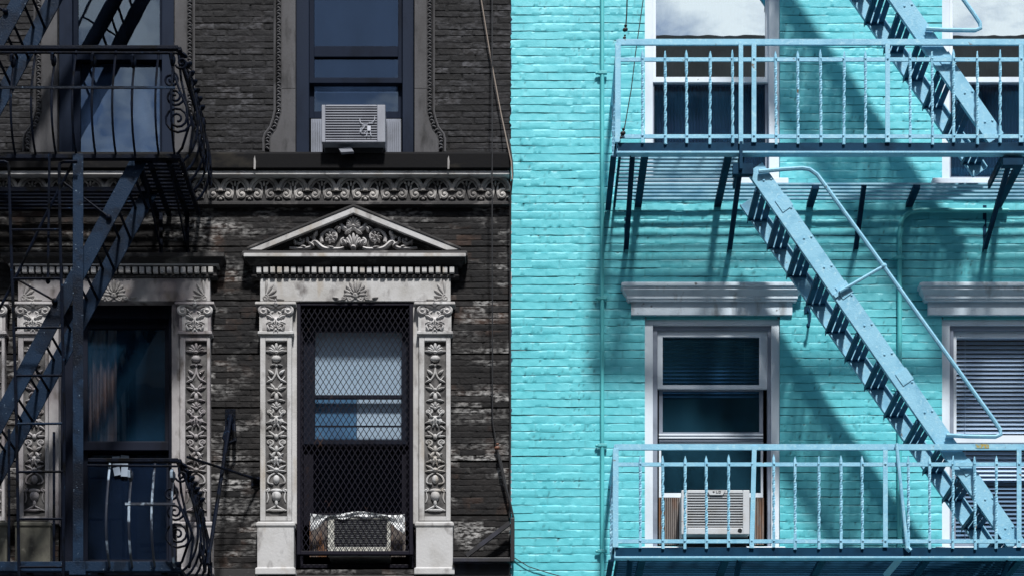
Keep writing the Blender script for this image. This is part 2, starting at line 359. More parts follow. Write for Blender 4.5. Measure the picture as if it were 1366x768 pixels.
# --- turquoise wall
RH = [hole(860, 1040, -60, 240), hole(1256, 1440, -60, 240), hole(860, 1040, 422, 730), hole(1256, 1440, 422, 730)]
brick_wall('wall', M['blue_brick'], TB, X(682.3), X(1660), BOT, TOP, Z(381), .0679, .205, .0042, .0038, 3, RH, proud=.02, wob=.0024, vj=.55, chip=.63, jvar=.8, ragged=.026)
# --- dark wall
LH = [hole(78, 232, -60, 206), hole(395, 552, -60, 206), hole(78, 235, 404, 757), hole(393, 553, 404, 757), hole(-245, -95, 404, 757), hole(-245, -95, -60, 206)]
brick_wall('wall', M['dark_brick'], DB, X(-280), X(681.5), BOT, Z(222), Z(543.5), .04966, .215, .005, .0038, 21, LH, proud=0, groove=Z(240), wob=.0016, vj=1.5, chip=.66)
brick_wall('wall', M['grey_brick'], DB, X(-280), X(681.5), Z(212), TOP, Z(543.5), .0525, .205, .005, .0045, 33, LH, proud=-.004, wob=.0018, vj=1.5, chip=.60)
for root, xa, xb, da, db, mat in ((DB, -11.0, X(681.5), X(-280), X(681.5), 'plain_dark'), (TB, X(682.3), 11.0, X(682.3), X(1660), 'plain_blue')):
    m = MB(); yo = 0 if root is DB else -.02
    if xa < da: m.box(xa, da, yo, .3, .15, 15.5)
    if xb > db: m.box(db, xb, yo, .3, .15, 15.5)
    m.box(da, db, yo, .3, .15, BOT + .03); m.box(da, db, yo, .3, TOP - .03, 15.5)
    m.box(xa, xb, 2.2, 2.4, .15, 15.5)                       # rear wall of the front rooms
    m.box(xa, xb, .3, 2.2, 15.3, 15.5)
    m.box(xa - .2 if root is DB else xa, xa if root is DB else xa + .18, .301, 2.2, .15, 15.3)
    m.box(xb - .18 if root is DB else xb, xb if root is DB else xb + .2, .301, 2.2, .15, 15.3)
    build('shell', m, M[mat], root)
    m = MB()
    for z in (Z(300), Z(-240), Z(840)): m.box(xa + .02, xb - .2, .32, 2.17, z, z + .12)
    m.box(xa + .02, xb - .2, 2.16, 2.19, 3, 15.2)
    build('interior', m, M['room'], root)

# ---------------------------------------------------------------- ornament vocabulary (local px on the facade)
def spiral_pts(cx, cy, r0, turns, a0, cw, d, n=22, r1=.18):
    pts = []
    for i in range(n):
        f = i / (n - 1); r = r0 * ((1 - f) + r1 * f); a = a0 + (-1 if cw else 1) * turns * 2 * math.pi * f
        pts.append(P(cx + r * math.cos(a), cy - r * math.sin(a), d))
    return pts
class Orn(MB):
    """relief drawn about a vertical axis; every stroke is mirrored"""
    def __init__(s, cx, d, k=1.0): super().__init__(); s.cx = cx; s.d = d; s.k = k
    def leaf(s, dx, py, ln, wd, ang, h=.014, both=True, taper=.35):
        for sg in ((1, -1) if both else (1,)):
            a = R(ang) if sg > 0 else math.pi - R(ang)
            c = P(s.cx + sg * dx + math.cos(a) * ln / 2, py - math.sin(a) * ln / 2, s.d)
            s.blob(c, ln / 2 * K(0), wd / 2 * K(0), h, a, 8, 6, taper)
    def scroll(s, dx, py, r, turns=1.5, a0=90, cw=False, t=1.6, both=True):
        for sg in ((1, -1) if both else (1,)):
            a = R(a0) if sg > 0 else math.pi - R(a0)
            pts = spiral_pts(s.cx + sg * dx, py, r, turns, a, cw if sg > 0 else not cw, s.d)
            s.tube(pts, [t * K(0) * (1 - .35 * i / len(pts)) for i in range(len(pts))], 6)
            s.blob(P(s.cx + sg * dx, py, s.d), t * 1.25 * K(0), t * 1.25 * K(0), t * 1.3 * K(0))
    def stroke(s, pts, t=1.4, both=True):
        # smooth polyline through local points (dx, py)
        for sg in ((1, -1) if both else (1,)):
            q = []
            n = len(pts)
            for i in range(n - 1):
                p0, p1, p2, p3 = pts[max(i-1, 0)], pts[i], pts[i+1], pts[min(i+2, n-1)]
                for j in range(5):
                    f = j / 5
                    q.append([.5*((2*b) + (-a + c)*f + (2*a - 5*b + 4*c - e)*f*f + (-a + 3*b - 3*c + e)*f**3) for a, b, c, e in zip(p0, p1, p2, p3)])
            q.append(pts[-1])
            s.tube([P(s.cx + sg * x, y, s.d) for x, y in q], [t * K(0) * (1 - .45 * abs(2 * i / len(q) - .8)) for i in range(len(q))], 6)
    def knob(s, py, rx, ry, h=.016): s.blob(P(s.cx, py, s.d), rx * K(0), ry * K(0), h, 0, 10, 6)
    def fan(s, py, r, n=7, spread=150, wd=3.2, dx=0, h=.015, flip=False):
        for i in range(n):
            a = 90 + (i / (n - 1) - .5) * spread
            if flip: a = -a
            ln = r * (1 - .28 * abs(i / (n - 1) - .5) * 2)
            ar = R(a); c = P(s.cx + dx + math.cos(ar) * ln * .58, py - math.sin(ar) * ln * .58, s.d)
            s.blob(c, ln * .45 * K(0), wd / 2 * K(0), h, ar, 8, 5, -.4)
        s.blob(P(s.cx + dx, py, s.d), r * .2 * K(0), r * .2 * K(0), h)
    def mask(s, py, k=1.0):                                   # grotesque face: brow, cheeks, nose, beard leaves
        s.blob(P(s.cx, py, s.d), 6.2*k*K(0), 7.5*k*K(0), .016, R(90), 10, 6, .25)
        s.leaf(1.0, py - 3*k, 6*k, 2.2*k, 12, .024); s.leaf(1.2, py + 1*k, 4*k, 2.6*k, -25, .023)
        s.blob(P(s.cx, py - .3*k, s.d), 3.4*k*K(0), 1.2*k*K(0), .028, R(90))
        s.leaf(.8, py + 5*k, 6*k, 2.2*k, -65, .02); s.leaf(4, py - 5*k, 8*k, 2.6*k, 55, .016); s.leaf(5, py + 2*k, 7*k, 2.4*k, -20, .014)
def widen(o, k, kd=1.3):
    x = X(o.cx); o.v = [(x + (a - x) * k, -o.d + (b + o.d) * kd, c) for a, b, c in o.v]
def panel_relief(o, y0, y1):
    """candelabrum of leaves, masks and urns between y0 (top) and y1 (bottom)"""
    q = (y1 - y0) / 240.0; Y = lambda v: y0 + v * q
    o.fan(Y(14), 12, 7, 165, 3.4); o.leaf(2, Y(14), 11, 3, 8, .012)
    o.knob(Y(23), 5.2, 4.6, .02); o.leaf(1, Y(31), 6, 2, -15); o.leaf(0, Y(31), 4, 3, -90, .014, False)
    o.leaf(3, Y(45), 9, 4, 50); o.leaf(4, Y(52), 8, 3, -30); o.stroke([(0, Y(34)), (1, Y(44)), (5, Y(52)), (9, Y(47))], 1.1)
    o.leaf(1.5, Y(66), 10, 3.4, 62); o.leaf(2, Y(66), 9, 3, 20); o.knob(Y(66), 2.5, 2.5); o.leaf(1, Y(69), 8, 3, -50)
    o.knob(Y(76), 2.2, 6); o.leaf(2, Y(80), 8, 3, -12); o.fan(Y(92), 9, 5, 130, 3); o.scroll(6.8, Y(96), 4.2, 1.4, 90, False, 1.2)
    o.mask(Y(108), 1.0); o.leaf(5, Y(116), 8, 3, -40)
    o.leaf(1, Y(131), 11, 3.4, 48); o.leaf(3, Y(131), 9, 3, 5); o.knob(Y(131), 2.4, 4); o.scroll(7, Y(139), 4.3, 1.4, -90, True, 1.2)
    o.leaf(1.5, Y(150), 9, 3, 40); o.leaf(1, Y(152), 10, 3.6, -58); o.knob(Y(148), 2, 5); o.mask(Y(163), .8)
    o.leaf(2, Y(176), 10, 3, 34); o.leaf(2, Y(178), 9, 3, -8); o.knob(Y(177), 3.2, 3.2, .02)
    o.stroke([(1, Y(181)), (7, Y(186)), (9, Y(194)), (4, Y(197))], 1.2); o.knob(Y(190), 3.4, 6, .018); o.leaf(3, Y(197), 6, 2, 15)
    o.scroll(9.5, Y(205), 2.6, 1.3, 90, False, 1.0); o.stroke([(9.5, Y(208)), (8.5, Y(216)), (10, Y(222))], .9)
    o.knob(Y(206), 6.6, 3.2, .02); o.knob(Y(213), 5.0, 7.5, .024); o.knob(Y(223), 1.8, 5)
    o.stroke([(0, Y(226)), (3, Y(229)), (9, Y(233)), (11, Y(233))], 1.5); o.knob(Y(233), 9.5, 1.8, .014)
def capital_relief(o, y0):
    o.scroll(15.5, y0 + 11, 6.6, 1.5, 110, True, 2.4); o.stroke([(2, y0 + 7), (9, y0 + 4.4), (15, y0 + 4.6)], 2.2); o.stroke([(3, y0 + 12), (8, y0 + 15), (12, y0 + 13)], 1.2)
    o.knob(y0 + 3, 3.6, 3.2, .03); o.leaf(0, y0 + 1, 3.5, 3, 90, .03, False)
    o.leaf(4, y0 + 22, 10, 4, 30, .018); o.leaf(5, y0 + 26, 8, 3.4, -15, .016); o.mask(y0 + 26, 1.05); o.leaf(5, y0 + 34, 7, 2.6, -48, .014); o.leaf(2, y0 + 37, 5, 2.2, -80, .012)
def pilaster(pl, pr, cl, cr, inner, ysh=(447, 694), smat='stone', pmat='stone'):
    """pl..pr shaft, cl..cr ornament panel, inner = plain strip (px0, px1) at the window side"""
    d = .075
    m = MB(); m.ring((pl, pr, ysh[0], ysh[1]), (cl, cr, ysh[0] + 7, ysh[1] - 6), 0.0, d); m.pbox(inner[0], inner[1], 404, 698, -.08, .032)
    sh = build('pilaster', m, M[smat], DB, bevel=.004)
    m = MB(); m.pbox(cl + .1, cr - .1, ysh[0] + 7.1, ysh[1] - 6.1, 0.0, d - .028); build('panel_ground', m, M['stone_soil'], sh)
    o = Orn((cl + cr) / 2, d - .024); panel_relief(o, ysh[0] + 9, ysh[1] - 7); widen(o, 1.26); build('panel_relief', o, M[smat], sh, True)
    m = MB(); m.cornice(pl - 1, pr + 1, [(.11, 402), (.115, 403), (.115, 405), (.10, 406.2), (.083, 407.5), (.083, 441), (.095, 441.6), (.095, 444.5), (.085, 446), (.07, 447)], base=.083)
    cp = build('capital', m, M[smat], sh, 40); m = MB()
    o = Orn((pl + pr) / 2, .086); capital_relief(o, 403); o.fan(440, 12, 7, 150, 3.2); o.leaf(9, 441, 9, 3.4, 75, .018); o.leaf(7, 416, 8, 3, 40, .02); o.scroll(8.5, 428, 3.4, 1.3, 90, False, 1.3); widen(o, 1.04, 1.45); m.add(o.v, o.f)
    m.pbox(pl + 3, pr - 3, 420, 440.5, .0835, .0855)
    build('capital_relief', m, M['relief_lit'], sh, True)
    m = MB(); m.cornice(pl - 4, pr + 3, [(.10, 695), (.115, 697), (.115, 700), (.105, 703), (.105, 756), (.12, 757), (.12, 765)], base=.105)
    build('pedestal', m, M[pmat], sh, bevel=.004)
    return sh
pilaster(347, 389, 354, 383, (389.3, 397))
pilaster(559, 601, 566, 595, (551, 558.7))
pilaster(240, 280, 247, 276, (229, 239.7), smat='stone_dirty', pmat='stone_dirty')
pilaster(24, 64, 31, 60, (64.3, 78), smat='stone_dirty', pmat='stone_green')
pilaster(-34, 6, -27, 2, (-44, -34.3), smat='stone_dirty', pmat='stone_green')

# ---------------------------------------------------------------- entablatures
def dentils(m, a, b, y0, y1, d0, d1, pitch=9.2, w=6.2):
    n = int((b - a) / pitch); g = (b - a - n * pitch + (pitch - w)) / 2
    for i in range(n): x = a + g + i * pitch; m.pbox(x, x + w, y0 + random.uniform(0, .5), y1 - random.uniform(0, .6), d0, d1 - random.uniform(0, .006))
def entablature(x0, x1, ped):
    if ped: prof = [(.135, 334.5), (.145, 336.5), (.145, 341), (.125, 342.3), (.125, 345), (.105, 347), (.095, 351), (.085, 353.5), (.065, 354), (.065, 366.5), (.075, 367.5), (.065, 370), (.05, 371)]
    else: prof = [(.14, 337), (.14, 342), (.12, 344), (.105, 350), (.085, 353), (.065, 354), (.065, 366.5), (.075, 367.5), (.065, 370), (.05, 371)]
    m = MB(); m.cornice(x0, x1, prof, base=.075 if not ped else .065); en = build('cornice', m, M['stone_soot'], DB, bevel=.003)
    m = MB(); m.cornice(x0 + 1, x1 - 1, [(.14, 337.5), (.151, 338), (.151, 341.8), (.14, 342.2)] if ped else [(.08, 351), (.098, 351.8), (.098, 353.8), (.08, 354.2)], base=.08)
    build('fillet', m, M['stone'], en)
    m = MB(); dentils(m, x0 + 1, x1 - 1, 355.5, 363.6, .066, .105); build('dentils', m, M['stone'], en, bevel=.003)
    m = MB(); dentils(m, x0 + 3, x1 - 3, 366.8, 370.0, .06, .076, 4.6, 2.8); build('bead_course', m, M['stone_dim'], en)
    m = MB(); m.cornice(x0 + 10, x1 - 10, [(.06, 370.8), (.06, 401.5)], base=.06); build('architrave', m, M['stone' if ped else 'stone_dirty'], DB, bevel=.004)
    c = (x0 + x1) / 2
    o = Orn(c, .064); o.fan(394, 21, 9, 170, 4.4); o.fan(393, 12, 5, 120, 3, 0, .02)
    o.scroll(7, 398, 3.2, 1.4, 90, True, 1.1); o.scroll(16, 397, 3.4, 1.4, 90, False, 1.1); o.stroke([(2, 398), (8, 401), (12, 396), (20, 400), (29, 398)], 1.3); o.leaf(22, 398, 9, 3, 12)
    build('palmette', o, M['palm'], DB, True)
    for sg, cx in ((1, x0 + 13), (-1, x1 - 13)):
        o = Orn(cx, .058); 
        for i in range(5):
            a = 90 - sg * (5 + i * 26); ar = R(a); ln = 24 - 2.5 * i
            o.blob(P(cx + math.cos(ar) * ln * .55 + sg * 4, 397 - math.sin(ar) * ln * .6, .058), ln * .42 * K(0), 1.9 * K(0), .015, ar, 8, 5, -.4)
        pts = spiral_pts(cx + sg * 4, 397, 4.5, 1.4, R(90), sg > 0, .058); o.tube(pts, .008, 6)
        pts = spiral_pts(cx + sg * 17, 398, 3.6, 1.4, R(90), sg < 0, .058); o.tube(pts, .007, 6)
        o.blob(P(cx + sg * 24, 399.5, .058), 6 * K(0), 1.6 * K(0), .012, 0)
        build('palmette', o, M['palm'], DB, True)
entablature(337, 611, True); entablature(14, 290, False)

# pediment
PD = MB(); ap, lc, rc, yb = (471.5, 272), 329, 615, 329.5
def chevron(m, o0, o1, d0, d1):           # band between two offsets below the outer roof line (px, vertical)
    def pt(px, py): return (X(px, d1), Z(py, d1))
    sl = (yb - ap[1]) / (ap[0] - lc)
    ex0, ex1 = o0 / sl, o1 / sl
    base = yb + 4
    poly = [pt(lc + max(0, (o0 - 4) / sl), min(base, yb + min(o0, 4))), pt(ap[0], ap[1] + o0), pt(rc - max(0, (o0 - 4) / sl), min(base, yb + min(o0, 4))), pt(rc - max(0, (o1 - 4) / sl), min(base, yb + o1)), pt(ap[0], ap[1] + o1), pt(lc + max(0, (o1 - 4) / sl), min(base, yb + o1))]
    m.add([(x, -d0, z) for x, z in poly] + [(x, -d1, z) for x, z in poly],
          [(0,1,4,5),(1,2,3,4),(11,10,7,6),(10,9,8,7)] + [((i+1) % 6, i, 6 + i, 6 + (i+1) % 6) for i in range(6)])
m = MB(); chevron(m, 0, 3.2, -.02, .125); chevron(m, 12.2, 15.5, -.02, .085); chevron(m, 15.7, 19, -.02, .07); chevron(m, 19.2, 21.5, -.02, .05)
pe = build('pediment', m, M['stone_soot'], DB, bevel=.003)
m = MB(); chevron(m, 3.4, 12, -.02, .118); build('raking_fillet', m, M['stone'], pe, bevel=.003)
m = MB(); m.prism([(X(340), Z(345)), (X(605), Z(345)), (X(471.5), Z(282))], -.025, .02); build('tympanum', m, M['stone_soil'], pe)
o = Orn(471.5, .045)
o.k = 1; yt = 335
o.scroll(29, yt - 18, 13, 1.0, -30, False, 2.6); 
for sg in (1, -1):
    for i in range(7):
        a = i * 2 * math.pi / 7; o.blob(P(471.5 + sg * 29 + 5.2 * math.cos(a), yt - 18 + 5.2 * math.sin(a), .045), 3.0 * K(0), 1.7 * K(0), .022, -a)
    o.blob(P(471.5 + sg * 29, yt - 18, .045), 2.4 * K(0), 2.4 * K(0), .03)
    o.blob(P(471.5 + sg * 118, yt - 4, .045), 10 * K(0), 2.4 * K(0), .015, R(-14 * sg))
o.scroll(68, yt - 15, 9.5, 1.6, 200, True, 2.4); o.scroll(88, yt - 11, 5.5, 1.5, 20, False, 1.7)
o.stroke([(12, yt - 4), (20, yt - 2), (38, yt - 3), (50, yt - 12), (56, yt - 4), (70, yt - 3), (82, yt - 4)], 3.2)
o.stroke([(44, yt - 30), (50, yt - 22), (50, yt - 10)], 3.5); o.leaf(46, yt - 26, 12, 5, -60, .03); o.leaf(50, yt - 5, 11, 4, 38, .025)
o.leaf(96, yt - 6, 12, 4.4, 10, .02); o.leaf(78, yt - 22, 8, 3, -10, .02); o.leaf(60, yt - 4, 9, 4, 15, .02); o.leaf(104, yt - 3, 14, 3.4, -4, .018)
o.fan(yt - 4, 19, 7, 110, 3.8, 0, .028); o.leaf(8, yt - 6, 12, 4, 55, .03); o.leaf(4, yt - 5, 14, 3.4, 74, .03)
o.stroke([(0, yt - 30), (6, yt - 28), (13, yt - 31), (17, yt - 38), (13, yt - 44)], 3.2); o.fan(yt - 32, 13, 9, 180, 3.6, 0, .03); o.stroke([(0, yt - 46), (9, yt - 44), (15, yt - 37)], 2.7)
o.leaf(3, yt - 26, 9, 3.4, -20, .028); o.leaf(18, yt - 32, 8, 3, -25, .024)
o.scroll(54, yt - 21, 5, 1.4, 10, False, 1.8); o.leaf(62, yt - 24, 9, 3.6, -20, .02); o.leaf(20, yt - 25, 9, 4, 120, .03); o.leaf(36, yt - 33, 9, 4, 160, .028); o.scroll(12, yt - 12, 4.5, 1.3, 90, True, 1.8); o.leaf(74, yt - 8, 9, 4, 70, .024); o.scroll(100, yt - 7, 3.6, 1.3, 30, True, 1.4); o.leaf(24, yt - 3, 12, 3.6, 8, .024)
widen(o, 1.04, 1.5); build('tympanum_relief', o, M['relief_lit'], pe, True)

# belt course with carved frieze
m = MB(); m.cornice(-270, 680, [(.10, 203), (.14, 205), (.14, 224), (.11, 227.4)], base=.13); BC = build('belt_course', m, M['sootdark'], DB, bevel=.004)
for a in (338.5, 597): m = MB(); m.prism([(X(a, .141), Z(226, .141)), (X(a + 2.4, .141), Z(226, .141)), (X(a + 2.8, .141), Z(216, .141)), (X(a + 1.6, .141), Z(208, .141)), (X(a + .2, .141), Z(212, .141))], -.146, -.139); build('mortar_drip', m, M['palm'], BC)
m = MB(); m.pbox(-262, 679.5, 228, 232.5, .0, .115); build('fillet', m, M['stone'], BC)
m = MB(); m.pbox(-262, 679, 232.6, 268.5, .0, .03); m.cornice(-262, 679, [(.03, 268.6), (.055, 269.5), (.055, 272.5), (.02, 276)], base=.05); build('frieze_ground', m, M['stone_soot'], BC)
o = Orn(0, .036)
x = 661.0
while x > -262:
    cx = x; o.cx = cx
    o.tube([P(cx + 18.2 * math.cos(a), 255 - 19.5 * math.sin(a), .036) for a in [math.pi * i / 14 for i in range(15)]], .018, 6)
    o.tube([P(cx + 14.2 * math.cos(a), 255 - 15 * math.sin(a), .036) for a in [math.pi * i / 14 for i in range(15)]], .008, 6)
    o.scroll(9.0, 259.5, 6.6, 1.3, 60, False, 2.2); o.stroke([(3.2, 248), (2.4, 256), (4, 265)], 1.6); o.leaf(2.5, 247, 8, 2.6, 48, .014); o.leaf(0, 249, 9, 3, 90, .014, False)
    o.leaf(14.5, 265, 5, 2.6, 40, .014); o.blob(P(cx + 19.3, 266, .036), 2.2 * K(0), 2.2 * K(0), .016)
    x -= 38.6
build('frieze_relief', o, M['frieze'], BC, True)
m = MB(); m.pbox(-262, 343, 757.5, 790, 0, .07); m.pbox(604.5, 680, 766, 790, 0, .05); m.pbox(343.5, 604, 766, 790, 0, .1); build('base_course', m, M['stone_soot'], DB, bevel=.006)

# upper storey surrounds: flat stone architrave, rope moulding, shouldered foot
def upper_surround(xi0, xi1, xo0, xo1):
    for sg, xi, xo in ((-1, xi0, xo0), (1, xi1, xo1)):
        m = MB(); w = abs(xo - xi)
        a, b = (xo, xi) if sg < 0 else (xi, xo)
        m.pbox(a, b, -120, 118, 0, .05); m.pbox(a, b, 118.6, 203, 0, .05)
        # shouldered foot swelling outwards
        foot = [(0, 150), (3, 160), (7, 172), (13, 180), (15, 186), (15, 203), (-.2, 203), (-.2, 150)]
        poly = [(X(xo + sg * fx, .05), Z(fy, .05)) for fx, fy in foot]
        m.prism(poly if sg < 0 else poly[::-1], -.048, .0)
        su = build('window_surround', m, M['stone_dim'], DB, bevel=.003)
        m = MB(); line = [(4, -120), (4, 148), (6, 158), (10, 170), (17, 179), (19, 186), (19, 203)]
        pts = []
        for i in range(len(line) - 1):
            (x0, y0), (x1, y1) = line[i], line[i + 1]; n = max(2, int(math.hypot(x1 - x0, y1 - y0) / 4))
            pts += [(x0 + (x1 - x0) * j / n, y0 + (y1 - y0) * j / n) for j in range(n)]
        for j, (fx, fy) in enumerate(pts):
            m.blob(P(xo + sg * fx, fy, .04), 3.4 * K(0), 2.2 * K(0), .022, R(45 * sg) if j % 2 else R(-20 * sg), 8, 5)
        m.tube([P(xo + sg * (fx + 5.5), fy, .02) for fx, fy in line], .011, 6); m.tube([P(xo + sg * (fx - 3.4), fy, .04) for fx, fy in line], .007, 6)
        build('rope_moulding', m, M['stone_dim'], su, True)
upper_surround(76, 233, 56, 249); upper_surround(394, 553, 376, 569); upper_surround(-247, -93, -262, -77)

# ---------------------------------------------------------------- windows (parts of their building)
WL = []; SH = []
def window(bld, mats, outer, inner, d, name='window', label=None):
    m = MB(); m.ring(outer, inner, d - .07, d); w = build(name, m, M[mats], bld, bevel=.003, label=label); WL.append(w); return w
def pane(w, px0, px1, py0, py1, d, mat):
    m = MB(); m.pbox(px0, px1, py0, py1, d - .004, d); return build('pane', m, M[mat], w)
def sash(w, o, i, d, mat, th=.04):
    m = MB(); m.ring(o, i, d - th, d); return build('sash', m, M[mat], w, bevel=.002)
# dark building, upper storey, left
w = window(DB, 'slate_lit', (78, 232, -60, 206), (96, 216, -60, 205), -.03)
sash(w, (96, 216, -60, 80), (104, 213, -56, 62), -.10, 'slate'); pane(w, 104, 213, -56, 62, -.115, 'g_blue')
sash(w, (96, 216, 72, 206), (107, 213, 83, 204), -.15, 'slate'); pane(w, 107, 213, 83, 204, -.165, 'g_blue')
# dark building, upper storey, right
w = window(DB, 'slate_lit', (395, 552, -60, 206), (412, 537, -60, 205), -.03)
sash(w, (412, 537, -60, 112), (419, 531, -56, 104), -.10, 'slate'); pane(w, 419, 531, -56, 62, -.115, 'g_blue')
m = MB(); m.pbox(419.1, 530.9, 62, 76, -.13, -.095); m.pbox(409, 538, 104.5, 111, -.14, -.09); build('meeting_rail', m, M['slate'], w, bevel=.002)
pane(w, 419, 531, 76, 104, -.12, 'g_blue')
sash(w, (412, 537, 111.5, 158), (419, 531, 113, 149), -.15, 'slate'); pane(w, 419, 531, 113, 149, -.165, 'g_blue')
# window beyond the left frame edge
w = window(DB, 'navy', (-245, -95, -60, 206), (-229, -111, -60, 205), -.03); sash(w, (-229, -111, -60, 205), (-222, -118, -56, 196), -.10, 'navy'); pane(w, -222, -118, -56, 196, -.115, 'g_mid')
w = window(DB, 'navy', (-245, -95, 404, 757), (-225, -115, 425, 750), -.05); sash(w, (-225, -115, 425, 750), (-218, -122, 432, 740), -.11, 'navy'); pane(w, -218, -122, 432, 740, -.12, 'g_mid')
# dark building, lower storey, left
w = window(DB, 'navy', (78, 235, 404, 757), (97, 225, 424, 752), -.06)
sash(w, (97, 225, 424, 600), (117, 220, 438, 588), -.12, 'navy'); pane(w, 117, 220, 438, 588, -.135, 'g_dark')
m = MB(); m.pbox(110, 225, 588.5, 600, -.16, -.10); build('meeting_rail', m, M['navy'], w, bevel=.003)
sash(w, (97, 225, 600.5, 752), (117, 222, 604, 746), -.15, 'navy'); pane(w, 117, 222, 604, 746, -.165, 'g_night')
# dark building, lower storey, behind the grille
w = window(DB, 'purple', (393, 553, 404, 757), (404, 546, 424, 752), -.07)
sash(w, (404, 546, 424, 592), (420, 536, 441, 586), -.13, 'navy'); pane(w, 420, 536, 441, 526, -.145, 'g_clear')
m = MB(); m.pbox(420.1, 535.9, 526.3, 530, -.17, -.125); m.pbox(420.1, 535.9, 567, 569, -.14, -.13); build('meeting_rail', m, M['navy'], w)
pane(w, 420, 536, 530.5, 586, -.15, 'g_clear')
sash(w, (404, 546, 592.5, 700), (418, 536, 598, 684), -.18, 'purple'); pane(w, 418, 536, 598, 684, -.19, 'g_black')

# turquoise house
def white_sill(w, a, b, y0, y1):
    m = MB(); m.pbox(a, b, y0, y1, -.06, .09); build('sill', m, M['white'], w, bevel=.006)
for x0 in (860, 1256):
    # upper storey
    w = window(TB, 'white', (x0, x0 + 180, -60, 240), (x0 + 11, x0 + 166, -60, 238), -.005)
    sash(w, (x0 + 11, x0 + 166, -60, 110), (x0 + 15, x0 + 161, -56, 103), -.06, 'white'); pane(w, x0 + 15, x0 + 161, -56, 103, -.075, 'g_sky')
    m = MB(); m.ring((x0 + 11, x0 + 166, 110.5, 238), (x0 + 12.5, x0 + 161, 112, 236), -.11, -.08); build('sash', m, M['alum'], w)
    pane(w, x0 + 12.5, x0 + 161, 112, 236, -.10, 'g_dark'); white_sill(w, x0 - 12, x0 + 192, 237, 248.5)
# lower storey, left window
x0 = 860
w = window(TB, 'white', (x0, x0 + 180, 424, 730), (x0 + 11, x0 + 169, 433, 728), -.005)
m = MB(); m.ring((x0 + 11, x0 + 169, 433.5, 728), (x0 + 17, x0 + 164, 440, 728), -.09, -.03); build('storm_track', m, M['alum'], w, bevel=.002)
sash(w, (x0 + 17, x0 + 164, 441, 518), (x0 + 24, x0 + 153, 449, 513), -.05, 'white', .03); pane(w, x0 + 24, x0 + 153, 449, 513, -.065, 'g_dim')
sash(w, (x0 + 19, x0 + 158, 518.5, 588), (x0 + 24, x0 + 153, 521, 576), -.085, 'alum', .03); pane(w, x0 + 24, x0 + 153, 521, 576, -.1, 'g_dim')
m = MB(); m.pbox(x0 + 19, x0 + 158, 578, 580, -.09, -.075); m.pbox(x0 + 19, x0 + 158, 582, 584, -.09, -.075); build('sash_rail', m, M['white'], w)
sash(w, (x0 + 19, x0 + 158, 588.5, 663), (x0 + 22, x0 + 155, 592, 657), -.10, 'white', .03); pane(w, x0 + 22, x0 + 155, 592, 657, -.115, 'g_dim')
white_sill(w, x0 - 8, x0 + 188, 728.3, 738)
# lower storey, right window
x0 = 1256
w = window(TB, 'white', (x0, x0 + 180, 424, 730), (x0 + 11, x0 + 169, 433, 728), -.005)
m = MB(); m.ring((x0 + 11, x0 + 169, 433.5, 728), (x0 + 16, x0 + 164, 440, 728), -.09, -.03); build('storm_track', m, M['alum'], w, bevel=.002)
sash(w, (x0 + 16, x0 + 164, 441, 590), (x0 + 20, x0 + 158, 450, 580), -.06, 'white', .03); pane(w, x0 + 20, x0 + 158, 450, 580, -.075, 'g_clear')
sash(w, (x0 + 16, x0 + 164, 590.5, 728), (x0 + 19, x0 + 159, 594, 722), -.10, 'alum', .03); pane(w, x0 + 19, x0 + 159, 594, 722, -.115, 'g_clear')
white_sill(w, x0 - 8, x0 + 188, 728.3, 738)
for a, b in ((842, 1057), (1238, 1454)):
    m = MB(); m.cornice(a, b, [(.10, 376), (.13, 377), (.13, 380.5), (.115, 382.5), (.115, 386), (.10, 390), (.085, 394), (.085, 397.5), (.075, 399), (.075, 401), (.045, 402.5), (.045, 419.5), (.0, 422)], base=.045)
    build('window_hood', m, M['hood'], TB, bevel=.003)
    m = MB(); m.pbox(a + 20, b - 20, 420.5, 425, -.04, .012); build('soffit_board', m, M['conduit'], TB)

# ================================================================ things in and behind the windows
def pleats(name, px0, px1, py0, py1, d, mat, label, cat, pitch=4.3, amp=.012):
    m = MB(); vs = []; n = int((px1 - px0) * 2.2); xa, xb = X(px0, d), X(px1, d); z0, z1 = Z(py1, d), Z(py0, d)
    for i in range(n + 1):
        x = xa + (xb - xa) * i / n; y = -d + amp * math.sin((x - xa) / (pitch * K(0)) * 2 * math.pi) + .004 * math.sin(i * .31)
        vs += [(x, y, z0), (x, y, z1)]
    m.add(vs, [(2*i, 2*i + 2, 2*i + 3, 2*i + 1) for i in range(n)])
    o = build(name, m, mat, None, True, at=(xa, -d, z0)); return tag(o, label, cat)
pleats('curtain', 876, 1022, -50, 242, -.22, M['pleat'], 'grey pleated curtain behind the upper window near the drop of the turquoise wall stair', 'curtain')
pleats('curtain', 1270, 1420, -50, 242, -.22, M['pleat'], 'grey pleated curtain behind the upper window at the right picture edge', 'curtain')
pleats('curtain', 118, 156, 430, 590, -.24, M['curtain'], 'brown curtain hanging in the dark window behind the ladder', 'curtain', 10, .02)
def flat(name, px0, px1, py0, py1, d, mat, label, cat, th=.006):
    m = MB(); m.pbox(px0, px1, py0, py1, d - th, d); o = build(name, m, mat, None, at=P(px0, py1, d)); return tag(o, label, cat)
SH.append((100, 219, 70, 208, -.22, 'shade_grey'))
SH.append((415, 536, 108, 160, -.22, 'shade_grey'))
SH.append((416, 540, 436, 529, -.20, 'shade'))
SH.append((476, 540, 529.5, 590, -.20, 'shade'))
SH.append((414, 475.5, 529.5, 590, -.20, 'shade_blue'))
for (a, b, c_, e, d, mt), w in zip(SH, (WL[0], WL[1], WL[5], WL[5], WL[5])):
    m = MB(); m.pbox(a, b, c_, e, d - .006, d); build('roller_shade', m, M[mt], w)
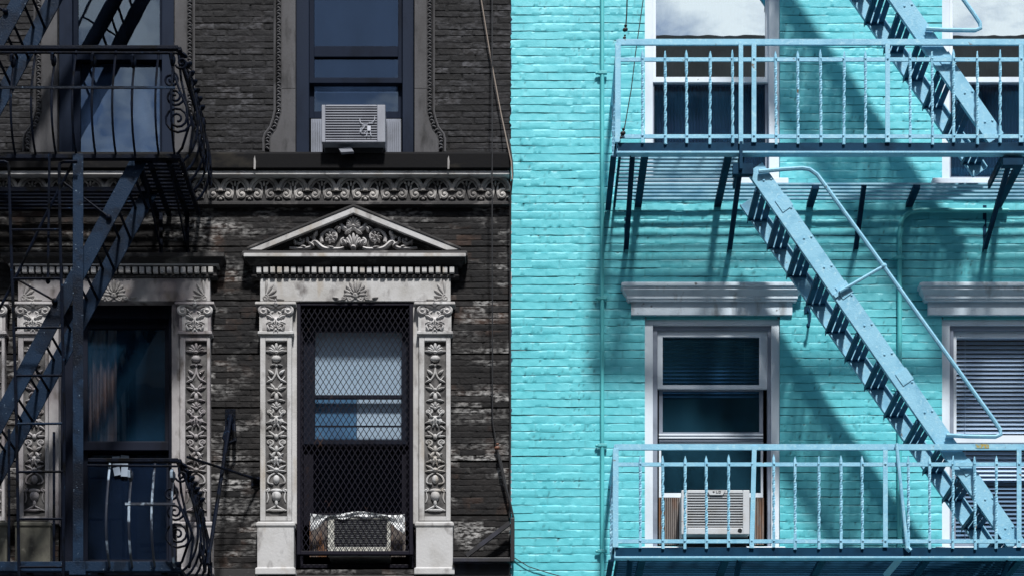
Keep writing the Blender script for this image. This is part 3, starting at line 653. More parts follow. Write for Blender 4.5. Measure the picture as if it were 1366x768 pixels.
def blinds(px0, px1, py0, py1, d, mat, label, pitch=5.7, tilt=1.0):
    xa, xb = X(px0, d), X(px1, d); zb = Z(py1, d); root = thing('venetian_blind', label, 'blind', ((xa + xb) / 2, -d, zb), )
    m = MB(); z = Z(py0, d) - .03
    while z > zb:
        c, s_ = math.cos(tilt) * .0192, math.sin(tilt) * .0192
        m.add([(xa, -d - c, z - s_), (xb, -d - c, z - s_), (xb, -d + c, z + s_), (xa, -d + c, z + s_)], [(0, 1, 2, 3)])
        z -= pitch * K(0)
    build('slats', m, mat, root)
    m = MB(); m.box(xa, xb, -d - .02, -d + .02, Z(py0, d) - .02, Z(py0, d) + .01); build('head_rail', m, mat, root)
    m = MB()
    for f in (.1, .82): m.tube([(xa + (xb - xa) * f, -d - .02, zb), (xa + (xb - xa) * f, -d - .02, Z(py0, d))], .002, 5)
    build('cord', m, mat, root)
blinds(1272, 1420, 447, 640, -.16, M['blind'], 'white venetian blind in the window behind the handrail end')
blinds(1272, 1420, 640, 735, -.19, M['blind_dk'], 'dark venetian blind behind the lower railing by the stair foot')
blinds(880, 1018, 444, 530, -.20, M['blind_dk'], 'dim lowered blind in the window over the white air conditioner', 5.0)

# ---------------------------------------------------------------- window air conditioners
def aircon(label, body, grille, depth, mat, finmat, sides, sidemat, bottom_dark=0, fins=12, group='window air conditioners'):
    bx0, bx1, by0, by1 = body; d = depth
    root = thing('air_conditioner', label, 'air conditioner', P((bx0 + bx1) / 2, by1, d), group)
    m = MB(); m.ring(body, grille, d - .05, d); m.pbox(bx0 + 1, bx1 - 1, by0 + .6, by1 - .4, -.25, d - .051, d)
    build('casing', m, mat, root, bevel=.005)
    m = MB(); gx0, gx1, gy0, gy1 = grille; m.pbox(gx0 + .1, gx1 - .1, gy0 + .1, gy1 - .1, d - .049, d - .04, d); gr = build('grille', m, M['fin'], root)
    m = MB(); st = (gy1 - gy0) / fins
    for i in range(fins): m.pbox(gx0 + .1, gx1 - .1, gy0 + st * (i + .15), gy0 + st * (i + .52), d - .038, d - .006, d)
    build('louvres', m, finmat, gr)
    if bottom_dark:
        m = MB(); m.pbox(bx0 + 4, bx1 - 3, by1 + .2, by1 + bottom_dark, -.2, d - .1, d - .1); build('base_tray', m, M['fin'], root, bevel=.004)
    for (a, b, y0, y1) in sides:
        m = MB(); n = max(3, int((b - a) / 2.6)); s_ = (b - a) / n
        m.pbox(a, b, y0, y1, -.13, -.12)
        for i in range(n): m.pbox(a + s_ * i, a + s_ * (i + .6), y0, y1, -.119, -.10)
        build('side_panel', m, sidemat, root)
    return root, d
r, d = aircon('grey air conditioner with scratched emblem on its grille in the dark upper window', (429, 514, 140, 190), (434, 503, 142.5, 187), .24, M['ac_dim'], M['ac_dim'], [(415, 430, 159, 207), (515, 535, 159, 207)], M['panel_w'], 14, 13)
m = MB(); d2 = .245
def arc(m, cx, cy, r, a0, a1, d, t, n=10, sx=1): m.tube([P(cx + sx * r * math.cos(R(a0 + (a1 - a0) * i / n)), cy - r * math.sin(R(a0 + (a1 - a0) * i / n)), d) for i in range(n + 1)], t, 5)
arc(m, 487, 160, 7, 170, 300, d2, .0028); arc(m, 494, 158, 6, 250, 380, d2, .0028); arc(m, 484.5, 174, 4, 60, 330, d2, .0025)
m.pbox(490, 494.5, 168, 174.5, .236, .2445); m.tube([P(487, 168, d2), P(480, 177, d2)], .003, 5); m.tube([P(490, 176, d2), P(489, 182, d2)], .003, 5); m.tube([P(494, 176, d2), P(495, 182, d2)], .003, 5)
build('emblem', m, M['panel_w2'], r)
m = MB(); m.prism([(X(452, .2), Z(199, .2)), (X(468, .2), Z(197, .2)), (X(472, .2), Z(203, .2)), (X(455, .2), Z(204, .2))], -.21, -.17); build('drip_spout', m, M['ac_dim'], r)
r, d = aircon('white air conditioner with rusty bolts and dark louvres behind the turquoise railing', (909, 1000, 653, 712), (917, 991, 657.5, 703), .22, M['ac'], M['ac'], [(879, 908, 663, 726), (1001, 1019, 663, 726)], M['panel'], 14, 13)
m = MB(); m.prism([(X(943, .225), Z(653, .225)), (X(968, .225), Z(653, .225)), (X(964, .225), Z(659.5, .225)), (X(947, .225), Z(659.5, .225))], -.226, -.19); build('badge', m, M['ac'], r)
m = MB(); m.blob(P(952, 655.4, .227), .009, .009, .002); x = 955.2
m.pbox(x, x + .9, 653.9, 657.2, .226, .2285); m.pbox(x + .9, x + 2.6, 656.4, 657.2, .226, .2285)                                     # L
m.ring((x + 3.3, x + 6.3, 653.9, 657.2), (x + 4.2, x + 6.3, 654.7, 656.4), .226, .2285); m.pbox(x + 5.4, x + 6.3, 655.6, 656.39, .226, .2285)   # G
build('lettering', m, M['fin_grey'], r)
m = MB(); m.tube([P(987, 707, .20), P(987, 707, .226)], .018, 12); build('drain_plug', m, M['fin'], r)
r, d = aircon('yellowed air conditioner wrapped in white plastic behind the diamond mesh grille', (437, 521, 688, 741), (446, 516, 692, 729), .0, M['ac_old'], M['fin_grey'], [(413, 436, 694, 742), (522, 541, 694, 742)], M['panel'], 3, 16)
m = MB(); m.pbox(440, 519, 737, 741, .002, .012); build('front_trim', m, M['ac'], r); m = MB(); m.pbox(471, 487, 737.4, 740.4, .013, .015); build('nameplate', m, M['fin'], r)
# plastic film round it
m = MB(); nx_, nz_ = 44, 18; vs = []
for j in range(nz_ + 1):
    for i in range(nx_ + 1):
        f, g = i / nx_, j / nz_; px = 414 + 126 * f
        top = 684 + 2.5 * math.sin(f * 9) ; bot = 690 + (24 * max(0, abs(f - .5) * 2 - .62) / .38 if f > .5 else 18 * max(0, abs(f - .5) * 2 - .6) / .4) + 2 * math.sin(f * 23)
        dd = .018 + .005 * math.sin(f * 31 + g * 4) + .005 * math.sin(g * 9 + f * 13) - .012 * g
        vs.append(P(px, top + (bot - top) * g, dd))
m.add(vs, [(j*(nx_+1) + i, (j+1)*(nx_+1) + i, (j+1)*(nx_+1) + i + 1, j*(nx_+1) + i + 1) for j in range(nz_) for i in range(nx_)])
tag(build('plastic_sheet', m, M['plastic'], None, True, at=P(477, 690, 0)), 'crumpled white plastic sheet stuffed around the air conditioner behind the mesh', 'plastic sheet')

# ---------------------------------------------------------------- mesh grille
gx0, gx1, gy0, gy1, gd = 398, 549, 405, 736, .035
root = thing('window_grille', 'purple black diamond mesh security grille over the window under the pediment', 'grille', P((gx0 + gx1) / 2, gy1, gd))
m = MB(); m.ring((gx0 - 2, gx1 + 2, gy0 - 2, gy1 + 3), (gx0 + 3, gx1 - 3, gy0 + 2, gy1 - 2), gd - .03, gd + .012); build('frame', m, M['purple'], root, bevel=.003)
m = MB(); pw, ph = 7.7, 12.6; a0, a1, b0, b1 = gx0 + 3, gx1 - 3, gy0 + 2, gy1 - 2; W, H = a1 - a0, b1 - b0; sl = ph / pw
for sg in (1, -1):
    c = -W * sl
    while c < H:
        # y = c + sl*x  (x measured from the side chosen by sg)
        xs = max(0, -c / sl); xe = min(W, (H - c) / sl)
        if xe - xs > .5:
            p0 = (xs, c + sl * xs); p1 = (xe, c + sl * xe)
            f = (lambda p: P(a0 + p[0], b0 + p[1], gd - .008)) if sg > 0 else (lambda p: P(a1 - p[0], b0 + p[1], gd - .004))
            m.bar(f(p0), f(p1), .0052, .003)
        c += ph
build('diamond_mesh', m, M['purple'], root)

# paper notes on the lower pane
for i, (px, py, w_, h_, rot, lb) in enumerate([(155, 615, 10, 14, 4, 'leftmost of the upper two paper notes taped inside the dark window'), (166, 613, 11, 13, -6, 'square paper note at top right of the cluster in the dark window'), (156, 628, 9, 11, 12, 'smallest paper note at lower left of the cluster in the dark window'), (166, 628, 9, 14, -3, 'tall narrow paper note at lower right of the cluster in the dark window')]):
    c = P(px, py, -.145); a = R(rot); hw, hh = w_ / 2 * K(0), h_ / 2 * K(0); m = MB()
    cs = [(-hw, -hh), (hw, -hh), (hw, hh), (-hw, hh)]
    m.prism([(c.x + x * math.cos(a) - z * math.sin(a), c.z + x * math.sin(a) + z * math.cos(a)) for x, z in cs], c.y - .001, c.y + .001)
    tag(build('paper_note', m, M['paper'], None, at=c), lb, 'note', 'paper notes in the dark window')

# ================================================================ fire escape of the turquoise house
FD = 1.0                                    # front plane of the balconies
XF = lambda px: X(px, FD)
def turquoise_balcony(ybase, label, shift, straight, skip, opening=True):
    """ybase: photo px of the underside of the front beam"""
    z0 = Z(ybase, FD); u = K(FD)            # metres per px in the front plane
    xl, xr = XF(824 + shift), XF(1482)
    root = thing('fire_escape_balcony', label, 'fire escape', ((xl + xr) / 2, -FD / 2, z0), 'fire escape balconies of the turquoise house')
    H = lambda v: z0 + v * u                # height above beam underside in photo px
    # front beam: channel with bottom lip
    m = MB(); m.box(xl, xr, -FD, -FD + .012, H(3), H(15.5)); m.box(xl, xr, -FD + .012, -FD + .07, H(13), H(15.5)); m.box(xl, xr, -FD + .012, -FD + .06, H(3), H(5))
    fb = build('front_beam', m, M['steel_dark'], root, bevel=.002)
    m = MB(); m.box(xl - .01, xr, -FD - .022, -FD + .05, H(0), H(2.8)); build('beam_lip', m, M['steel'], fb, bevel=.003)
    # end plates
    for xe, sg in ((xl, -1), (xr, 1)):
        m = MB(); m.box(xe + sg * .01, xe + sg * .022, -FD + .02, -.03, H(-2), H(16)); m.box(xe + sg * .022, xe + sg * .055, -FD + .02, -.03, H(-2), H(0)); m.box(xe - sg * .03, xe - sg * .01, -FD + .07, -.03, H(2), H(6))
        build('end_beam', m, M['steel_dark'], root)
    # floor slats
    m = MB(); ya = .05; n = 13; pitch = (FD - .10 - ya) / n; hole_a, hole_b = XF(992 + shift), XF(1342 + shift)
    for i in range(n):
        d = ya + pitch * (i + .5); rows = [(xl + .03, xr - .03)] if d < .36 or not opening else [(xl + .03, hole_a), (hole_b, xr - .03)]
        for a, b in rows: m.box(a, b, -d - pitch * .20, -d + pitch * .20, H(9), H(11.4))
    build('floor', m, M['slat' if opening else 'steel_dark'], root)  # deep blue on the lower floor stands for its shade
    for px, full in ((851, 1), (957, 1), (1080, 0), (1212, 0), (1331, 1), (1400, 1)):
        m = MB(); x = X(px + shift); m.box(x - .028, x + .028, -(FD - .08 if full or not opening else .36), -.0, H(3), H(8.8)); build('floor_support', m, M['steel_dark'], root)
    if opening:
        for a in (hole_a - .02, hole_b): m = MB(); m.box(a, a + .02, -FD + .07, -.36, H(3), H(13)); build('opening_trim', m, M['steel_dark'], root)
    # knee braces
    for px, df in ((835, .97), (973, .97), (1141, .44), (1313, .97), (1470, .97)):
        x = X(px + shift); m = MB()
        m.bar((x, -.012, H(-52)), (x, -.012, H(6)), .03, .012); m.bar((x, -.02, H(-56)), (x, -df, H(2)), .010, .042, (1, 0, 0)); m.bar((x - .017, -.02, H(-58)), (x - .017, -df, H(-.5)), .035, .008, (1, 0, 0))
        m.box(x - .03, x + .03, -.014, 0, H(-62), H(-50))
        build('brace', m, M['steel_dark'], root)
    # railing
    m = MB(); m.bar((xl, -FD, H(149)), (xr, -FD, H(149)), .045, .02); m.bar((xl, -FD, H(126)), (xr, -FD, H(126)), .03, .012); m.bar((xl, -FD, H(23.5)), (xr, -FD, H(23.5)), .03, .012)
    for xe in (xl, xr):
        for v, w in ((149, .045), (126, .03), (23.5, .03)): m.bar((xe, -FD, H(v)), (xe, -.02, H(v)), w, .02 if v > 140 else .012, (1, 0, 0))
    for k in range(0, 21):
        x = XF(857 + shift + 29.7 * k)
        if x < xr:
            for v in (23.5, 126): m.blob((x, -FD - .021, H(v)), .009, .009, .006)
    build('rail', m, M['steel'], root)
    m = MB()
    m.bar((xl, -FD + .003, H(15)), (xl + .002, -FD + .003, H(147)), .045, .03); c0 = build('post', m, M['steel'], root, bevel=.003)
    again(c0, (xr - xl, 0, 0), root)
    k = 0; base_tw = None; base_st = None; x1 = 857 + shift
    while x1 + 29.7 * k < 1475:
        x = XF(x1 + 29.7 * k)
        if k in straight:
            if base_st is None:
                m = MB(); m.bar((x, -FD - .012, H(15)), (x, -FD - .012, H(147)), .036, .010); base_st = (build('post', m, M['steel'], root, at=(x, -FD, H(15))), x)
            else: again(base_st[0], (x - base_st[1], 0, 0), root)
        elif k not in skip:
            if base_tw is None:
                m = MB(); m.twist((x, -FD - .012, H(14)), (x, -FD - .012, H(138)), .021, .0125, 2.1, 36, .16, .84); base_tw = (build('baluster', m, M['steel'], root, at=(x, -FD, H(14))), x)
            else:
                c = again(base_tw[0], (x - base_tw[1] + random.uniform(-.004, .004), 0, random.uniform(-.012, .006)), root); c.rotation_euler = (0, random.uniform(-.008, .008), random.uniform(-.6, .6))
        k += 1
    for j in range(3):                      # end railing balusters
        m = MB(); d = .25 + .25 * j; m.twist((xl, -d, H(14)), (xl, -d, H(138)), .024, .010, 2.2, 24); build('baluster', m, M['steel'], root)
        m = MB(); m.twist((xr, -d, H(14)), (xr, -d, H(138)), .024, .010, 2.2, 24); build('baluster', m, M['steel'], root)
    return root, H
ub, H = turquoise_balcony(206, 'upper turquoise balcony whose grated floor shows from below, left end cable hooked to it', 0, {5, 11, 17}, ())
m = MB(); x = XF(988); m.bar((x, -FD - .02, H(12)), (x, -FD - .02, H(148)), .034, .010); build('post', m, M['steel'], ub); m = MB(); m.box(x - .012, x + .012, -FD - .04, -FD + .06, H(-22), H(14)); m.box(x - .06, x + .1, -FD, -FD + .06, H(-26), H(-12)); build('stair_hanger', m, M['steel_dark'], ub)
x = XF(1350); m = MB(); m.box(x - .07, x + .09, -FD, -FD + .07, H(-14), H(-3)); build('stair_hanger', m, M['steel_dark'], ub)
lb, H = turquoise_balcony(745, 'lower turquoise balcony in front of the white air conditioner with rusted railing patch', -3, {11, 17}, (5,), False)
m = MB(); m.bar((XF(1002.5), -FD - .015, H(14)), (XF(1006), -FD - .015, H(150)), .036, .010); build('post', m, M['steel'], lb)
m = MB(); m.tube([(XF(1195), -FD - .03, H(152)), (XF(1209), -FD - .04, H(12))], .014, 8); m.bar((XF(1212), -FD - .03, H(14)), (XF(1192), -FD + .35, H(-6)), .05, .02); build('diagonal_stay', m, M['steel'], lb, True)
m = MB(); m.box(XF(1301), XF(1319), -FD - .0125, -FD - .009, H(147), H(152.5)); build('rust_patch', m, M['rust'], lb)

def turquoise_stair(dx, dy, label, hook=True):
    n_, f_ = .96, .37
    top, bot = P(1007 + dx, 224 + dy, n_), P(1356 + dx, 726 + dy, n_)
    root = thing('fire_escape_stair', label, 'stair', (bot.x, -(n_ + f_) / 2, bot.z), 'fire escape stairs of the turquoise house')
    ax = (bot - top).normalized(); perp = Vector((ax.z, 0, -ax.x))    # pointing down-left?
    m = MB(); m.bar(top, bot, .14, .010); 
    for sg in (-1, 1): m.bar(top + perp * sg * .066 + Vector((0, .016, 0)), bot + perp * sg * .066 + Vector((0, .016, 0)), .010, .03)
    near = m
    off = Vector((0, n_ - f_, 0)); m = MB(); m.bar(top + off, bot + off, .14, .010)
    for sg in (-1, 1): m.bar(top + off + perp * sg * .066 - Vector((0, .016, 0)), bot + off + perp * sg * .066 - Vector((0, .016, 0)), .010, .03)
    build('stringer', m, M['steel'], root, bevel=.002)
    m = MB(); ntr = 13; first = None
    for i in range(ntr):
        c = top.lerp(bot, (i + .55) / ntr)
        for s_ in (-.028, .03): m.blob(c + Vector((s_ + .01, -.007, .03 + s_ * .2)), .0095, .0095, .006)
        if first is None:
            t = MB()
            for s_ in (-.056, 0, .056): t.box(c.x + s_ - .022, c.x + s_ + .022, -n_ + .008, -f_ - .008, c.z - .035, c.z - .025)
            for s_ in (-n_ + .02, -f_ - .02): t.box(c.x - .08, c.x + .08, s_ - .012, s_ + .012, c.z - .046, c.z - .0355)
            t.box(c.x - .084, c.x - .0785, -n_ + .008, -f_ - .008, c.z - .06, c.z - .0245)
            first = (build('tread', t, M['tread'], root, at=c), c)
        else: again(first[0], c - first[1], root)
    near.add(m.v, m.f); st = build('stringer', near, M['steel'], root)
    # splice plates on the stringer edge
    for f in (.10, .33, .56, .80):
        m = MB(); c = top.lerp(bot, f); m.bar(c + Vector((0, -.008, 0)) - perp * .028 - ax * .055, c + Vector((0, -.008, 0)) - perp * .028 + ax * .055, .10, .006); build('splice_plate', m, M['steel'], st)
    # handrail pipe
    hd = n_ + .03
    path = [(1012, 229), (1045, 226), (1070, 224.5), (1080, 226), (1090, 233), (1104, 252), (1180, 357), (1260, 468), (1326, 560), (1334, 572), (1335, 579), (1328, 582), (1290, 581.5), (1262, 580)]
    m = MB(); m.tube([P(a + dx, b + dy, hd) for a, b in path], .0165, 8); hr = build('handrail', m, M['steel'], root, True)
    m = MB(); m.tube([P(1120 + dx, 389 + dy, hd), P(1179 + dx, 355 + dy, hd)], .013, 8); m.bar(P(1113 + dx, 395 + dy, n_ + .012), P(1128 + dx, 385 + dy, n_ + .012), .03, .012); m.blob(P(1179 + dx, 355 + dy, hd), .026, .026, .022)
    build('handrail_stay', m, M['steel'], hr, True)
turquoise_stair(0, 0, 'long turquoise stair descending between the two turquoise balconies')
turquoise_stair(-27, -541, 'turquoise stair entering from the top edge, ending behind the upper turquoise railing')

# ================================================================ fire escape of the dark tenement
def belly_pts(px, zb, h, sidex=None, amp=.17, n=12, d0=None, frac=1.0):
    pts = []
    for i in range(n + 1):
        f = i / n * frac; b = amp * math.sin(math.pi * f ** .72)
        pts.append((XF(px), -FD - b, zb + h * f) if sidex is None else (sidex + b * .8, -d0, zb + h * f))
    return pts
def iron_spiral(m, c, r, turns, a0, cw, axis, t=.0095, n=26):
    pts = []
    for i in range(n):
        f = i / (n - 1); rr = r * (1 - f * .85); a = R(a0) + (-1 if cw else 1) * turns * 2 * math.pi * f
        u, w_ = rr * math.cos(a), rr * math.sin(a)
        pts.append((c[0] + u, c[1], c[2] + w_) if axis == 'x' else (c[0], c[1] + u, c[2] + w_))
    m.tube(pts, t, 6)
def dark_balcony(ybase, label, xs_tall, xs_short, xl_px, rail_l, full):
    z0 = Z(ybase, FD); u = K(FD); H = lambda v: z0 + v * u
    xr = XF(238); xl = XF(xl_px)
    root = thing('fire_escape_balcony', label, 'fire escape', ((xl + xr) / 2, -FD / 2, z0), 'fire escape balconies of the dark tenement')
    m = MB(); m.box(xl, xr + .02, -FD - .02, -FD + .03, H(0), H(6 if full else 13)); build('front_beam', m, M['iron_blue'] if not full else M['iron'], root, bevel=.004)
    m = MB(); m.box(xr, xr + .03, -FD + .031, -.02, H(-1), H(5)); build('end_beam', m, M['iron'], root)
    m = MB(); n = 14; pitch = .92 / n; ha = XF(186) if full else xr
    for i in range(n):
        d = .05 + pitch * (i + .5)
        if full and d > .43: m.box(ha, xr - .01, -d - pitch * .3, -d + pitch * .3, H(1.5), H(4))
        else: m.box(xl, xr - .01, -d - pitch * .3, -d + pitch * .3, H(1.5), H(4))
    build('floor', m, M['iron'], root)
    m = MB()
    for px in ((196, 212, 236) if full else (60, 150, 230)): x = X(px + 14); m.box(x - .02, x + .02, -FD + .03, -.01, H(-2), H(1.4))
    if full: m.box(xl, ha, -.46, -.43, H(-1), H(5)); m.box(ha - .02, ha, -FD + .03, -.43, H(-1), H(5))
    build('floor_support', m, M['iron'], root)
    for px in ((250, 215) if full else (262,)):
        x = X(px); m = MB(); m.bar((x, -.015, H(-50)), (x, -.9, H(0)), .03, .012, (1, 0, 0)); m.bar((x, -.012, H(-56)), (x, -.012, H(3)), .03, .012); build('brace', m, M['iron'], root)
    ht = 148
    m = MB(); rl = XF(rail_l)
    m.bar((rl, -FD, H(ht)), (xr, -FD, H(ht)), .03, .045); m.bar((rl, -FD - .05, H(ht - 9)), (xr, -FD - .03, H(ht - 9)), .014, .02)
    m.bar((xr, -FD, H(ht)), (xr, -.02, H(ht)), .03, .045, (1, 0, 0)); build('top_rail', m, M['iron'], root, bevel=.004)
    mid = 82; bm = .17 * math.sin(math.pi * (mid / ht) ** .72)
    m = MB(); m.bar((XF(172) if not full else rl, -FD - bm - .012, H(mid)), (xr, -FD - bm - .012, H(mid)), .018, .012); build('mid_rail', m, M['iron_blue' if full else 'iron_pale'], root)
    first = {}
    for kind, xs in (('t', xs_tall), ('s', xs_short)):
        for px in xs:
            x = XF(px)
            if kind in first: again(first[kind][0], (x - first[kind][1], 0, random.uniform(-.01, .01)), root); continue
            m = MB()
            if kind == 't': pts = belly_pts(px, H(4), (ht - 6) * u, n=14); m.tube(pts, .0095, 6)
            else:
                pts = belly_pts(px, H(4), (ht - 6) * u, n=14, frac=.80); m.tube(pts, [.0095 * (1.25 if 5 < i < 11 and i % 2 else 1) for i in range(len(pts))], 6)
                e = Vector(pts[-1]); m.blob(e + Vector((0, -.01, .03)), .045, .022, .026, R(85), 10, 6); m.tube([e + Vector((0, .0, .04)), e + Vector((-.0, -.05, .07)), e + Vector((-.0, -.09, .04)), e + Vector((0, -.08, -.0))], .012, 6)
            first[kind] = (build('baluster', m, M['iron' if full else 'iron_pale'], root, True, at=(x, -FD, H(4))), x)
    # bowed end panel
    for d in (.18, .36, .54, .72, .88):
        m = MB(); m.tube(belly_pts(0, H(4), (ht - 6) * u, xr, .17, 14, d), .0105, 6); build('baluster', m, M['iron'], root, True)
    # scrolls: front corner bay and end panel
    sc = MB()
    iron_spiral(sc, (XF(229), -FD - .05, H(ht - 46)), .062, 1.7, 60, True, 'x'); iron_spiral(sc, (XF(236), -FD - .10, H(ht - 73)), .075, 1.9, 20, True, 'x'); iron_spiral(sc, (XF(240), -FD - .12, H(44)), .115, 2.3, 10, True, 'x')
    iron_spiral(sc, (XF(243), -FD - .03, H(ht - 22)), .05, 1.4, 200, False, 'x')
    sc.tube([(XF(226), -FD, H(ht - 4)), (XF(230), -FD - .02, H(ht - 25)), (XF(240), -FD - .08, H(90)), (XF(252), -FD - .12, H(60)), (XF(254), -FD - .10, H(34)), (XF(244), -FD - .04, H(12)), (XF(234), -FD, H(4))], .011, 6)
    sc.tube([(XF(238), -FD + .02, H(ht - 8)), (XF(241), -FD + .03, H(ht - 40)), (XF(249), -FD - .03, H(75)), (XF(258), -FD, H(45)), (XF(252), -FD + .02, H(6))], .011, 6)
    for d, v, r_, cw in ((.86, 118, .075, True), (.70, 122, .07, False), (.54, 118, .075, True), (.38, 122, .07, False), (.22, 118, .07, True), (.80, 92, .06, False), (.60, 96, .06, True), (.42, 92, .06, False), (.25, 40, .11, True), (.50, 36, .12, False), (.75, 40, .11, True)):
        b = .17 * .8 * math.sin(math.pi * (v / ht) ** .72); iron_spiral(sc, (xr + b + .012, -d, H(v)), r_, 1.7, 40, cw, 'y', .0085, 20)
    # leafy crest along the end rail
    for i in range(13):
        d = .08 + i * .07; sc.blob((xr + .03 + .03 * (i % 2), -d, H(ht - 2 - 7 * (i % 2))), .035, .018, .03, R(40 if i % 2 else -30), 8, 5)
    build('scrollwork', sc, M['iron'], root, True)
    return root, H
dark_balcony(213, 'upper black iron balcony with bellied bars and scrolled end on the dark tenement', [155, 212, 102, 48, -6], [128, 181, 75, 21, 233], -240, -240, True)
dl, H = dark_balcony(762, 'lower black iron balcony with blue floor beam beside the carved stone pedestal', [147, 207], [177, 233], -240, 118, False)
m = MB()
for px in (-28, 12, 72): m.tube([(XF(px), -FD, H(13)), (XF(px), -FD, H(190 if px < 70 else 186))], .011, 6)
build('stair_guard', m, M['iron'], dl)
def dark_stair(dx, dy, label):
    n_, f_ = .93, .40
    top, bot = P(186 + dx, 213 + dy, n_), P(-106 + dx, 755 + dy, n_)
    root = thing('fire_escape_stair', label, 'stair', (bot.x, -(n_ + f_) / 2, bot.z), 'fire escape stairs of the dark tenement')
    for off in (0, n_ - f_):
        v = Vector((0, off, 0)); m = MB(); m.bar(top + v, bot + v, .125, .012); build('stringer', m, M['iron_blue'], root, bevel=.003)
    first = None; n = 13
    for i in range(n):
        c = top.lerp(bot, (i + .6) / n)
        if first: again(first[0], c - first[1], root); continue
        t = MB()
        for s_ in (-.045, .045): t.tube([(c.x + s_, -n_, c.z), (c.x + s_, -f_, c.z)], .012, 6)
        first = (build('tread', t, M['iron'], root, at=c), c)
    m = MB(); hd = n_ + .02
    m.tube([P(104 + dx, 205 + dy, hd), P(63 + dx, 283 + dy, hd), P(23 + dx, 366 + dy, hd), P(-150 + dx, 700 + dy, hd)], .011, 6); hr = build('handrail', m, M['iron'], root)
    for a, b, c_, e in ((145, 290, 84, 243), (73, 401, 22, 372), (-10, 555, -66, 528)):
        m = MB(); m.tube([P(a + dx, b + dy, hd), P(c_ + dx, e + dy, hd)], .009, 6); m.blob(P(a + dx, b + dy, hd), .024, .024, .018); build('handrail_stay', m, M['iron'], hr, True)
dark_stair(0, 0, 'blue black iron stair crossing behind the vertical ladder on the dark tenement')
dark_stair(17, -540, 'dark iron stair cut by the top left picture corner')
# post between the dark balconies and the drop ladder
m = MB(); d = FD + .035; m.pbox(97, 101, 205, 790, d - .05, d - .008); m.pbox(97, 111, 205, 790, d - .007, d); m.pbox(92, 114, 748, 766, d + .001, d + .012)
tag(build('iron_post', m, M['iron_blue'], None, bevel=.003, at=P(104, 790, d)), 'tall upright blue iron angle post standing beside the drop ladder', 'post')
d = FD + .10
root = thing('drop_ladder', 'narrow vertical iron ladder with thin rungs hung before the left stair', 'ladder', P(50, 800, d))
for pts in ([(84, 800), (86, 560), (83, 420), (80, 300), (79, 226), (80, 218), (84, 216), (103, 216)], [(26, 800), (22, 560), (18, 420), (14, 300), (12, 226), (11, 218), (6, 216), (-14, 216)]):
    m = MB(); q = [P(a, b, d) for a, b in pts]; m.tube(q, .0125, 6); build('rail', m, M['iron'], root)
first = None
for py in (307, 372, 437, 501, 565, 629, 692, 756):
    f = (py - 307) / 450; a, b = 14 + f * 12, 80 + f * 5
    m = MB(); m.tube([P(a, py, d), P(b, py - .5, d)], .0095, 6); build('rung', m, M['iron_blue'] if py in (437, 565) else M['iron'], root)
m = MB(); m.tube([P(66, 205, d - .05), P(64, 375, d - .03)], .010, 6); m.blob(P(64, 374, d - .03), .02, .03, .02)
tag(build('hanging_rod', m, M['iron'], None, at=P(64, 374, d)), 'thin iron rod hanging from the balcony above the top ladder rungs', 'rod')
# tie rods
m = MB(); a, b = P(308, 553, .03), P(277, 752, FD)
m.tube([a, b], .016, 8); m.blob(P(307, 560, .03), .03, .06, .03, R(0)); m.tube([P(303, 570, .02), P(299, 584, .08), P(303, 592, .14), P(313, 588, .1), P(312, 566, .03)], .018, 8); m.pbox(300, 314, 545, 572, 0, .02)
tag(build('tie_rod', m, M['iron'], None, True, at=a), 'slanting iron tie rod hooked to the brick left of the tall carved pilaster', 'rod')
m = MB(); m.tube([P(250, 609, .96), P(300, 625, .45), P(346, 640, .02)], .011, 8); m.blob(P(343, 639, .03), .035, .025, .03); m.pbox(335, 347, 632, 647, 0, .015)
tag(build('stay_rod', m, M['iron'], None, True, at=P(346, 640, 0)), 'thin black rod running from the lower balcony rail to the brick wall', 'rod')

# ================================================================ pipes, cables and small ironwork
def pipe(name, pts, r, mat, label, cat, clips=()):
    root = thing(name, label, cat, pts[-1]); m = MB(); m.tube(pts, r, 10); build('tube', m, mat, root, True)
    for c in clips:
        m = MB(); m.box(c[0] - r * 2.4, c[0] + r * 2.2, c[1] - r * 1.2, c[1] + r * .5, c[2] - .012, c[2] + .012); m.blob((c[0] - r * 3, c[1], c[2]), .014, .012, .014); build('clip', m, mat, root, bevel=.003)
pipe('conduit', [P(803.5, y, .045) for y in (-200, 100, 398, 500, 700, 880)], .0165, M['conduit'], 'straight turquoise conduit running the full height left of the balconies', 'pipe', [P(804, y, .045) for y in (98, 398, 594, 735)])
pp = [P(1345, 281, .05), P(1228, 280.5, .05), P(1214, 283, .05), P(1204, 291, .05), P(1200.5, 303, .05)] + [P(1200, y, .05) for y in (360, 460, 560, 680, 860)]
pipe('conduit', pp, .019, M['conduit'], 'turquoise conduit bending down from under the upper balcony behind the stair', 'pipe', [P(1200, y, .05) for y in (345, 520)])
def cable(pts, r, mat, label, extra=None):
    root = thing('cable', label, 'cable', pts[0]); m = MB(); m.tube(pts, r, 6); build('line', m, mat, root, True)
    if extra:
        for nm, mt, c, rr in extra: m = MB(); m.blob(c, rr, rr * .8, rr * .8, .3); m.blob(c + Vector((.004, 0, rr * 1.4)), rr * .6, rr * .5, rr * .6); build(nm, m, mt, root, True)
    return root
cable([P(656.5, -150, .03), P(656.5, 300, .19), P(657, 560, .03), P(663, 598, .03), P(668, 612, .05), P(676, 650, .05), P(684, 688, .06)], .006, M['cable'], 'thin black cable dropping straight down the dark brick near the seam', [('insulator', M['insul'], P(663, 597, .03), .022)])
cable([P(630, -90, .03), P(642, 0, .03), P(655, 80, .04), P(668, 150, .04), P(682, 216, .18), P(683.5, 240, .2)], .005, M['cable_tan'], 'pale tan cable slanting down across the dark upper wall')
